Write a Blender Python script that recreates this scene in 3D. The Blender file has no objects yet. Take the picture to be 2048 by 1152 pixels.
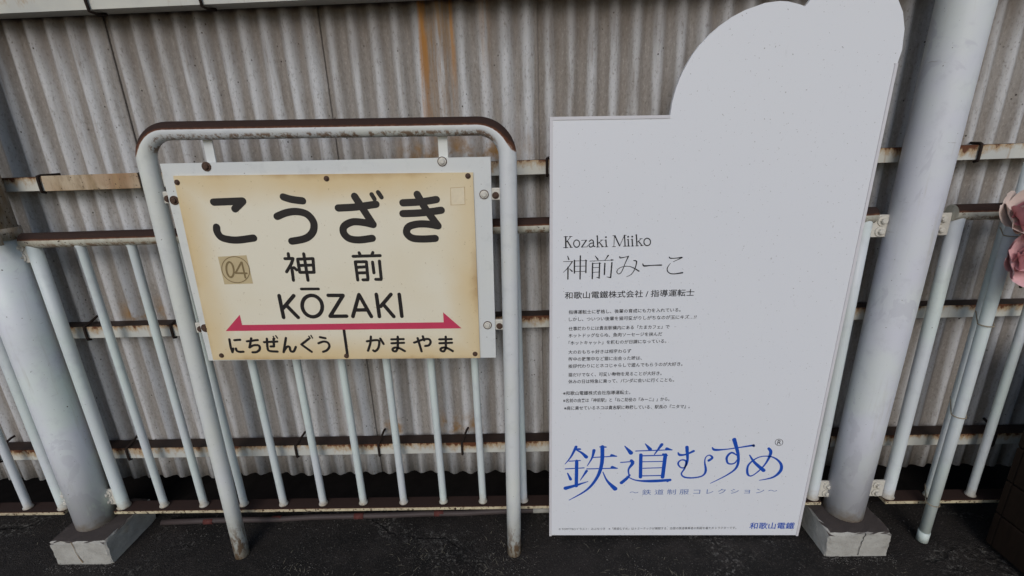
import bpy, bmesh, math, random
from mathutils import Vector, Matrix

# ------------------------------------------------------------------ camera, sky, sun, exposure
SC = bpy.context.scene
R = math.radians
random.seed(7)

cam_data = bpy.data.cameras.new("camera")
cam = bpy.data.objects.new("camera", cam_data)
SC.collection.objects.link(cam)
SC.camera = cam
cam_data.sensor_width = 36.0
cam_data.lens = 36.0 * 920 / 2048
cam_data.clip_start = 0.02
cam_data.clip_end = 2000.0
PITCH, ROLL, YAW = R(17.3), R(-2.02), R(-1.68)      # down, about the view axis, about the vertical
_f = Vector((math.sin(YAW), math.cos(YAW), 0))
_r = Vector((math.cos(YAW), -math.sin(YAW), 0))
_u = Vector((0, 0, 1))
_f2 = _f * math.cos(PITCH) - _u * math.sin(PITCH)
_u2 = _u * math.cos(PITCH) + _f * math.sin(PITCH)
_r3 = _r * math.cos(ROLL) + _u2 * math.sin(ROLL)
_u3 = -_r * math.sin(ROLL) + _u2 * math.cos(ROLL)
cam.matrix_world = Matrix(((_r3.x, _u3.x, -_f2.x, 0.0), (_r3.y, _u3.y, -_f2.y, 0.0),
                           (_r3.z, _u3.z, -_f2.z, 1.5), (0, 0, 0, 1)))

world = bpy.data.worlds.new("World")
SC.world = world
world.use_nodes = True
wn = world.node_tree
for n in list(wn.nodes):
    wn.nodes.remove(n)
SUN_EL, SUN_AZ = R(32), R(186)          # azimuth clockwise from +Y: the open track side, behind the camera
sky = wn.nodes.new("ShaderNodeTexSky")
sky.sky_type = 'NISHITA'
sky.sun_disc = False
sky.sun_elevation = SUN_EL
sky.sun_rotation = SUN_AZ
sky.air_density = 1.0
sky.dust_density = 1.0
sky.ozone_density = 1.0
bg = wn.nodes.new("ShaderNodeBackground")
bg.inputs["Strength"].default_value = 0.12
wo = wn.nodes.new("ShaderNodeOutputWorld")
wn.links.new(sky.outputs[0], bg.inputs[0])
wn.links.new(bg.outputs[0], wo.inputs[0])

sun_data = bpy.data.lights.new("sun", 'SUN')
sun_data.energy = 1.15
sun_data.angle = R(28)
sun_data.color = (1.0, 0.985, 0.96)
sun = bpy.data.objects.new("sun", sun_data)
SC.collection.objects.link(sun)
_d = Vector((math.sin(SUN_AZ) * math.cos(SUN_EL), math.cos(SUN_AZ) * math.cos(SUN_EL), math.sin(SUN_EL)))
sun.rotation_euler = _d.to_track_quat('Z', 'Y').to_euler()

SC.view_settings.view_transform = 'Standard'
SC.view_settings.look = 'None'
SC.view_settings.gamma = 1.0
SC.view_settings.use_curve_mapping = False
SC.view_settings.exposure = 0.0
SC.render.engine = 'CYCLES'

# ------------------------------------------------------------------ helpers: node materials
class NT:
    def __init__(s, name, rough=0.6, spec=0.4, bump=None):
        s.m = bpy.data.materials.new(name)
        s.m.use_nodes = True
        s.t = s.m.node_tree
        s.b = s.t.nodes["Principled BSDF"]
        s.b.inputs["Roughness"].default_value = rough
        s.b.inputs["Specular IOR Level"].default_value = spec
        s.geo = s.t.nodes.new("ShaderNodeNewGeometry")
        s.tc = s.t.nodes.new("ShaderNodeTexCoord")
        s.pos = s.geo.outputs["Position"]
    def set(s, sock, v):
        if isinstance(v, bpy.types.NodeSocket):
            s.t.links.new(v, sock)
        elif v is not None:
            if sock.type == 'RGBA' and len(v) == 3:
                v = (*v, 1)
            sock.default_value = v
    def math(s, op, a, b=None, c=None, clamp=False):
        n = s.t.nodes.new("ShaderNodeMath"); n.operation = op; n.use_clamp = clamp
        s.set(n.inputs[0], a)
        if b is not None: s.set(n.inputs[1], b)
        if c is not None: s.set(n.inputs[2], c)
        return n.outputs[0]
    def sep(s, v):
        n = s.t.nodes.new("ShaderNodeSeparateXYZ"); s.set(n.inputs[0], v); return n.outputs
    def scale(s, v, xyz, off=(0, 0, 0)):
        n = s.t.nodes.new("ShaderNodeMapping"); s.set(n.inputs["Vector"], v)
        n.inputs["Scale"].default_value = xyz; n.inputs["Location"].default_value = off
        return n.outputs[0]
    def noise(s, v, sc, det=4.0, rough=0.55, dist=0.0):
        n = s.t.nodes.new("ShaderNodeTexNoise"); s.set(n.inputs["Vector"], v)
        n.inputs["Scale"].default_value = sc; n.inputs["Detail"].default_value = det
        n.inputs["Roughness"].default_value = rough; n.inputs["Distortion"].default_value = dist
        return n.outputs["Fac"]
    def voro(s, v, sc, feature='F1'):
        n = s.t.nodes.new("ShaderNodeTexVoronoi"); n.feature = feature
        s.set(n.inputs["Vector"], v); n.inputs["Scale"].default_value = sc
        return n.outputs["Distance"]
    def ramp(s, f, lo, hi, a=0.0, b=1.0):
        n = s.t.nodes.new("ShaderNodeMapRange"); n.interpolation_type = 'SMOOTHSTEP'
        s.set(n.inputs[0], f)
        for i, v in zip((1, 2, 3, 4), (lo, hi, a, b)):
            n.inputs[i].default_value = v
        return n.outputs[0]
    def mix(s, f, a, b):
        n = s.t.nodes.new("ShaderNodeMix"); n.data_type = 'RGBA'
        s.set(n.inputs[0], f); s.set(n.inputs[6], a); s.set(n.inputs[7], b)
        return n.outputs[2]
    def bump(s, h, strength=0.3, dist=0.002):
        n = s.t.nodes.new("ShaderNodeBump"); n.inputs["Strength"].default_value = strength
        n.inputs["Distance"].default_value = dist
        s.set(n.inputs["Height"], h); s.t.links.new(n.outputs[0], s.b.inputs["Normal"])
    def col(s, c): s.set(s.b.inputs["Base Color"], c)
    def rgh(s, c): s.set(s.b.inputs["Roughness"], c)

RUST_D = (0.030, 0.014, 0.010)
RUST = (0.105, 0.036, 0.015)
RUST_O = (0.26, 0.11, 0.035)

def mat_paint(name, base, base2, top_rust=None, speck=0.64, foot=None, streak=False, dirt=0.0, wear=False):
    """old gloss paint: patchy tint, rust spots, rust skin where rain water sits on top"""
    t = NT(name, 0.45, 0.4)
    n1 = t.noise(t.pos, 3.2, 3, 0.6)
    c = t.mix(t.ramp(n1, 0.35, 0.65), base, base2)
    n2 = t.noise(t.pos, 22, 5, 0.65)
    c = t.mix(t.ramp(n2, 0.5, 0.75, 0, 0.35), c, tuple(q * 0.72 for q in base2))
    if dirt > 0:
        n4 = t.noise(t.scale(t.pos, (1, 1, 0.25)), 30, 6, 0.7)
        c = t.mix(t.ramp(n4, 0.42, 0.66, 0, dirt), c, (0.22, 0.15, 0.08))
    if streak:
        n5 = t.noise(t.scale(t.pos, (1, 1, 0.05)), 45, 4, 0.6)
        c = t.mix(t.ramp(n5, 0.55, 0.75, 0, 0.5), c, (0.36, 0.25, 0.13))
    spot = t.noise(t.pos, 95, 3, 0.6)
    spotm = t.ramp(spot, speck + 0.05, speck + 0.09)
    c = t.mix(spotm, c, (0.06, 0.035, 0.022))
    if wear:
        pn = t.noise(t.scale(t.pos, (1, 1, .55)), 5.5, 5, .62, .8)
        c = t.mix(t.ramp(pn, .56, .585, 0, .55), c, tuple(q * .83 for q in base2))
        gr_ = t.noise(t.scale(t.pos, (1, 1, .08)), 34, 5, .65)
        c = t.mix(t.ramp(gr_, .56, .76, 0, .45), c, (0.40, 0.37, 0.29))
        sc_ = t.noise(t.scale(t.pos, (.35, .35, 3.2)), 24, 5, .75, .6)
        c = t.mix(t.ramp(sc_, .66, .69, 0, .6), c, (0.30, 0.27, 0.25))
    if foot is not None:
        z = t.sep(t.pos)[2]
        fz = t.math('ADD', z, t.math('MULTIPLY', t.noise(t.pos, 40, 4), 0.08))
        c = t.mix(t.ramp(fz, foot, foot + 0.07, 0.75, 0), c, (0.33, 0.24, 0.14))
        c = t.mix(t.math('MULTIPLY', t.ramp(fz, foot - 0.02, foot + 0.03, 1, 0), t.ramp(spot, .48, .58)), c, RUST)
    if top_rust is not None:
        nz = t.sep(t.geo.outputs["Normal"])[2]
        e = t.math('ADD', nz, t.math('MULTIPLY', t.math('SUBTRACT', t.noise(t.pos, 60, 5, 0.7), 0.5), 0.35))
        e = t.math('MULTIPLY_ADD', t.ramp(nz, -0.02, 0.12), 1.0, t.math('SUBTRACT', e, 1.0))
        halo = t.ramp(e, top_rust - 0.16, top_rust + 0.02)
        c = t.mix(t.math('MULTIPLY', halo, 0.75), c, RUST_O)
        c = t.mix(t.ramp(e, top_rust - 0.02, top_rust + 0.1), c, RUST)
        c = t.mix(t.ramp(e, top_rust + 0.08, top_rust + 0.3), c, RUST_D)
        # drip marks along the under side
        und = t.math('MULTIPLY', t.ramp(nz, -0.55, -0.25, 1, 0), t.ramp(t.noise(t.scale(t.pos, (1, 1, .4)), 46, 5, .8), 0.47, 0.56))
        c = t.mix(t.math('MULTIPLY', und, 0.85), c, (0.17, 0.085, 0.03))
        t.rgh(t.ramp(e, top_rust - 0.05, top_rust + 0.1, 0.42, 0.9))
    t.col(c)
    t.bump(t.math('ADD', t.noise(t.pos, 180, 2), t.math('MULTIPLY', spotm, -1.5)), 0.12, 0.001)
    return t.m

def mat_girt(name):
    """white painted angle with rust along its top edge and a rust brown flange"""
    t = NT(name, 0.6, 0.3)
    z = t.sep(t.tc.outputs["Generated"])[2]
    n = t.noise(t.scale(t.pos, (1, 1, .6)), 48, 5, 0.7)
    c = t.mix(t.ramp(t.noise(t.pos, 5, 3), .35, .65), (0.56, 0.55, 0.49), (0.47, 0.47, 0.44))
    big = t.noise(t.scale(t.pos, (1, 1, 1)), 2.6, 3, 0.6)
    lvl = t.math('ADD', t.math('MULTIPLY', n, 0.75), t.math('MULTIPLY', big, 0.8))
    e = t.math('ADD', t.math('MULTIPLY', z, 0.42), lvl)
    c = t.mix(t.ramp(e, 0.90, 1.14, 0, 0.8), c, (0.36, 0.22, 0.09))
    c = t.mix(t.ramp(e, 1.10, 1.21), c, RUST)
    streak = t.noise(t.scale(t.pos, (1, 1, .06)), 60, 4, .6)
    c = t.mix(t.ramp(streak, .58, .74, 0, .55), c, (0.3, 0.19, 0.1))
    nz = t.sep(t.geo.outputs["Normal"])[2]
    c = t.mix(t.ramp(nz, 0.4, 0.7), c, t.mix(n, (0.022,0.012,0.009), (0.036, 0.021, 0.016)))
    t.col(c); t.bump(n, 0.25, 0.001)
    return t.m

def mat_sheet(name):
    t = NT(name, 0.9, 0.15)
    x, y, z = t.sep(t.pos)
    vs = t.scale(t.pos, (1, 1, 0.10))
    streak = t.noise(vs, 26, 6, 0.62)
    broad = t.noise(t.pos, 1.7, 3, 0.6)
    fine = t.noise(t.scale(t.pos, (1, 1, .5)), 160, 4, 0.7)
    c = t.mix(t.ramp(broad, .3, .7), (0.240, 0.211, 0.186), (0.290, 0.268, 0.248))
    # lighter grey on the crests, browner tone left elsewhere on the sheet
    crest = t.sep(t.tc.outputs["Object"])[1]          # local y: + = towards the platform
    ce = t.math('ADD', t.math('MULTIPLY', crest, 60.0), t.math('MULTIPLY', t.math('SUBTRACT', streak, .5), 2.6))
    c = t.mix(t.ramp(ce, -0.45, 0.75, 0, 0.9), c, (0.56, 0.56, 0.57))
    c = t.mix(t.ramp(streak, .54, .74, 0, 0.5), c, (0.21, 0.165, 0.13))
    c = t.mix(t.ramp(fine, .51, .72, 0, .6), c, (0.145, 0.12, 0.10))
    c = t.mix(t.ramp(fine, .48, .28, 0, .4), c, (0.46, 0.43, 0.39))
    pit = t.voro(t.scale(t.pos, (1, 1, .8)), 46)
    c = t.mix(t.math('MULTIPLY', t.ramp(pit, .07, .14, 1, 0), t.ramp(t.noise(t.pos, 9, 2), .48, .6)), c, (0.05, 0.04, 0.035))
    # darker brown towards the top, under the wall plate
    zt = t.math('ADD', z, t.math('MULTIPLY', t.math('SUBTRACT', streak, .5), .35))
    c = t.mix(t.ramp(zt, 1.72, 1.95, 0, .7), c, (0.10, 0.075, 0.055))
    # rust runs from leaking hook bolts
    def run(x0, w, z0, z1, amt, colr):
        d = t.math('ABSOLUTE', t.math('SUBTRACT', t.math('ADD', x, t.math('MULTIPLY', t.math('SUBTRACT', t.noise(vs, 14, 3), .5), .05)), x0))
        m = t.math('MULTIPLY', t.ramp(d, w * .35, w, 1, 0), t.ramp(z, z0, z1))
        m = t.math('MULTIPLY', m, t.ramp(t.noise(t.scale(t.pos, (1, 1, .07)), 75, 5, .7), .36, .60, .12, 1))
        return t.math('MULTIPLY', m, amt), colr
    for a in ((-0.258, .062, 1.3, 1.95, .85, (0.25, 0.15, 0.07)), (-0.302, .017, 1.40, 1.85, .9, (0.42, 0.19, 0.045)),
              (-0.212, .011, 1.5, 1.95, .85, (0.38, 0.18, 0.05)), (0.17, .03, 1.9, 2.1, .5, (0.3, 0.16, 0.06)),
              (-0.11, .03, 1.5, 2.0, .4, (0.3, 0.16, 0.06))):
        m, k = run(*a); c = t.mix(m, c, k)
    # brown bloom just above the girts
    for x0, z0, wx in ((-0.28, .40, .12), (-0.55, .40, .05), (-0.2, 1.47, .3), (-1.45, .92, .12)):
        dx = t.ramp(t.math('ABSOLUTE', t.math('SUBTRACT', x, x0)), wx * .4, wx, 1, 0)
        dz = t.math('MULTIPLY', t.ramp(z, z0 - .03, z0, 0, 1), t.ramp(z, z0, z0 + .10, 1, 0))
        c = t.mix(t.math('MULTIPLY', t.math('MULTIPLY', dx, dz), t.ramp(t.noise(t.pos, 18, 4), .4, .65, 0, .9)), c, (0.27, 0.14, 0.035))
    t.col(c)
    t.bump(t.math('ADD', fine, t.math('MULTIPLY', streak, .6)), 0.5, 0.0025)
    return t.m

def mat_ground():
    t = NT("asphalt", 0.88, 0.25)
    p = t.pos
    big = t.noise(p, 1.3, 5, .6)
    med = t.noise(p, 9, 5, .65)
    fine = t.noise(p, 140, 4, .7)
    grit = t.voro(p, 150)
    c = t.mix(t.ramp(big, .42, .56), (0.0115, 0.0098, 0.0088), (0.022, 0.0182, 0.0162))
    c = t.mix(t.ramp(med, .45, .7, 0, .6), c, (0.034, 0.028, 0.025))
    c = t.mix(t.ramp(fine, .54, .70, 0, .9), c, (0.075, 0.065, 0.058))
    c = t.mix(t.ramp(t.noise(p, 420, 3, .7), .56, .7, 0, .7), c, (0.085, 0.075, 0.066))
    warp = t.t.nodes.new("ShaderNodeVectorMath"); warp.operation = 'MULTIPLY_ADD'
    nz = t.t.nodes.new("ShaderNodeTexNoise"); t.set(nz.inputs["Vector"], p); nz.inputs["Scale"].default_value = 5; nz.inputs["Detail"].default_value = 5
    t.set(warp.inputs[0], nz.outputs["Color"]); warp.inputs[1].default_value = (.35, .35, 0); t.set(warp.inputs[2], p)
    ck = t.voro(warp.outputs[0], 2.1, 'DISTANCE_TO_EDGE')
    gate = t.ramp(t.noise(p, 1.9, 2), .46, .58)
    crack = t.math('MULTIPLY', t.ramp(ck, .004, .013, 1, 0), gate)
    crumb = t.math('MULTIPLY', t.math('MULTIPLY', t.ramp(ck, .01, .09, 1, 0), gate), t.ramp(t.noise(p, 60, 4, .75), .52, .62))
    c = t.mix(t.math('MULTIPLY', crumb, .95), c, (0.15, 0.14, 0.125))
    c = t.mix(t.math('MULTIPLY', crack, .6), c, (0.008, 0.007, 0.006))
    spk = t.math('MULTIPLY', t.ramp(grit, .10, .22, 1, 0), t.ramp(t.noise(p, 55, 2), .56, .66))
    c = t.mix(t.math('MULTIPLY', spk, .8), c, (0.17, 0.16, 0.15))
    t.col(c)
    h = t.math('ADD', t.math('MULTIPLY', fine, .6), t.math('MULTIPLY', med, 1.2))
    h = t.math('ADD', h, t.math('MULTIPLY', crack, -.8))
    h = t.math('ADD', h, t.math('MULTIPLY', t.ramp(grit, .0, .5, 1, 0), .35))
    t.bump(h, 0.9, 0.008)
    return t.m

def mat_concrete(name, a, b):
    t = NT(name, 0.9, 0.2)
    n = t.noise(t.pos, 14, 6, .65); f = t.noise(t.pos, 190, 3, .7)
    c = t.mix(t.ramp(n, .35, .65), a, b)
    c = t.mix(t.ramp(f, .55, .72, 0, .5), c, tuple(q * .5 for q in a))
    c = t.mix(t.ramp(t.noise(t.pos, 7, 3), .6, .72, 0, .35), c, (0.24, 0.17, 0.09))
    nz = t.sep(t.geo.outputs["Normal"])[2]
    c = t.mix(t.ramp(t.math('ADD', nz, t.math('MULTIPLY', n, .2)), .75, .95), c, t.mix(n, (0.055, 0.044, 0.040), (0.085, 0.070, 0.064)))
    t.col(c); t.bump(t.math('ADD', n, f), .5, .002)
    return t.m

def mat_plain(name, c, rough=0.6, spec=0.3, var=0.15, sc=40, bump=0.0):
    t = NT(name, rough, spec)
    n = t.noise(t.pos, sc, 4, .6)
    t.col(t.mix(n, tuple(q * (1 - var) for q in c), tuple(min(1, q * (1 + var)) for q in c)))
    if bump: t.bump(n, bump, .001)
    return t.m

def mat_plate():
    """cream enamel plate, yellowed towards its edges"""
    t = NT("cream_enamel", 0.38, 0.4)
    g = t.sep(t.tc.outputs["Generated"])
    def edge(s):
        return t.math('MINIMUM', s, t.math('SUBTRACT', 1.0, s))
    d = t.math('MINIMUM', t.math('MULTIPLY', edge(g[0]), 1.5), edge(g[2]))
    d = t.math('ADD', d, t.math('MULTIPLY', t.math('SUBTRACT', t.noise(t.pos, 6, 4, .6), .5), .12))
    c = t.mix(t.ramp(d, .0, .20), (0.65, 0.50, 0.28), (0.73, 0.675, 0.545))
    c = t.mix(t.ramp(d, -.035, .03, .9, 0), c, (0.36, 0.20, 0.07))
    c = t.mix(t.ramp(t.noise(t.pos, 2.2, 3), .45, .7, 0, .5), c, (0.68, 0.59, 0.42))
    c = t.mix(t.ramp(t.noise(t.pos, 130, 2), .70, .76, 0, .6), c, (0.35, 0.25, 0.13))
    t.col(c)
    t.bump(t.noise(t.pos, 60, 2), .03, .001)
    return t.m

M = {}
M['paint_col'] = mat_paint("column_paint", (0.66, 0.72, 0.675), (0.635, 0.64, 0.69), foot=0.13, speck=.655, wear=True)
M['paint_colr'] = mat_paint("column_paint_lilac", (0.62, 0.645, 0.635), (0.595, 0.595, 0.65), foot=0.13, speck=.655, wear=True)
M['paint_dirty'] = mat_paint("grimy_column_paint", (0.40, 0.36, 0.28), (0.34, 0.31, 0.27), speck=.55, dirt=.85)
M['paint_bar'] = mat_paint("baluster_paint", (0.57, 0.635, 0.605), (0.575, 0.60, 0.62), foot=0.17, speck=.67)
M['paint_pipe'] = mat_paint("tied_pipe_paint", (0.57, 0.64, 0.60), (0.57, 0.60, 0.61), speck=.68)
M['paint_rail'] = mat_paint("handrail_paint", (0.57, 0.54, 0.44), (0.50, 0.49, 0.42), top_rust=0.06, speck=.60, dirt=.35)
M['paint_sign'] = mat_paint("sign_pipe_paint", (0.62, 0.63, 0.58), (0.61, 0.62, 0.625), top_rust=0.06, foot=0.03, speck=.655)
M['paint_panel'] = mat_paint("sign_panel_paint", (0.63, 0.635, 0.60), (0.60, 0.61, 0.60), speck=.66)
M['paint_lip'] = mat_paint("bottom_rail_paint", (0.60, 0.53, 0.36), (0.50, 0.43, 0.30), top_rust=0.6, speck=.52, dirt=.5)
M['girt'] = mat_girt("girt_paint")
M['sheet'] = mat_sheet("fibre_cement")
M['ground'] = mat_ground()
M['concrete'] = mat_concrete("footing_concrete", (0.33, 0.315, 0.285), (0.41, 0.395, 0.36))
M['bolt'] = mat_plain("rusty_bolt", (0.075, 0.042, 0.028), .7, .3, .5, 300, .4)
M['hook'] = mat_plain("rusty_hook", (0.022, 0.014, 0.011), .8, .2, .5, 200, .3)
M['bolt_white'] = mat_plain("painted_bolt", (0.56, 0.53, 0.47), .5, .4, .18, 160, .3)
M['plate'] = mat_plate()
M['ink'] = mat_plain("sign_ink", (0.020, 0.017, 0.017), .35, .4, .2, 60)
M['red'] = mat_plain("sign_red", (0.52, 0.045, 0.10), .4, .4, .10, 25)
M['paper'] = mat_plain("old_tape", (0.50, 0.40, 0.235), .6, .2, .12, 70)
M['pencil'] = mat_plain("faded_ink", (0.21, 0.155, 0.08), .7, .1, .35, 200)
M['ghost'] = mat_plain("glue_mark", (0.695, 0.60, 0.435), .7, .1, .1, 120)
def mat_board():
    t = NT("board_print_white", .4, .35)
    c = t.mix(t.noise(t.pos, 3, 3), (0.685, 0.69, 0.725), (0.70, 0.705, 0.73))
    sc = t.noise(t.scale(t.pos, (1, 1, .25)), 30, 6, .75)
    c = t.mix(t.ramp(sc, .62, .72, 0, .35), c, (.47, .47, .48))
    c = t.mix(t.ramp(t.noise(t.pos, 170, 2, .5), .72, .76, 0, .8), c, (.25, .23, .22))
    t.col(c); t.rgh(t.ramp(sc, .4, .7, .36, .55))
    t.bump(t.noise(t.pos, 7, 2), .05, .003)
    return t.m
M['board'] = mat_board()
M['board_edge'] = mat_plain("board_edging", (0.60, 0.58, 0.60), .5, .3, .06, 40)
M['board_back'] = mat_plain("board_back", (0.30, 0.29, 0.28), .7, .2, .1, 30)
M['black_print'] = mat_plain("black_print", (0.014, 0.014, 0.018), .45, .3, .1, 50)
M['blue_print'] = mat_plain("blue_print", (0.010, 0.072, 0.41), .45, .3, .06, 50)
M['soil'] = mat_plain("dark_soil", (0.011, 0.009, 0.008), .95, .1, .5, 20, .5)
M['rope'] = mat_plain("binding_wire", (0.30, 0.25, 0.18), .7, .2, .3, 200)
M['wood'] = None
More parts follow.
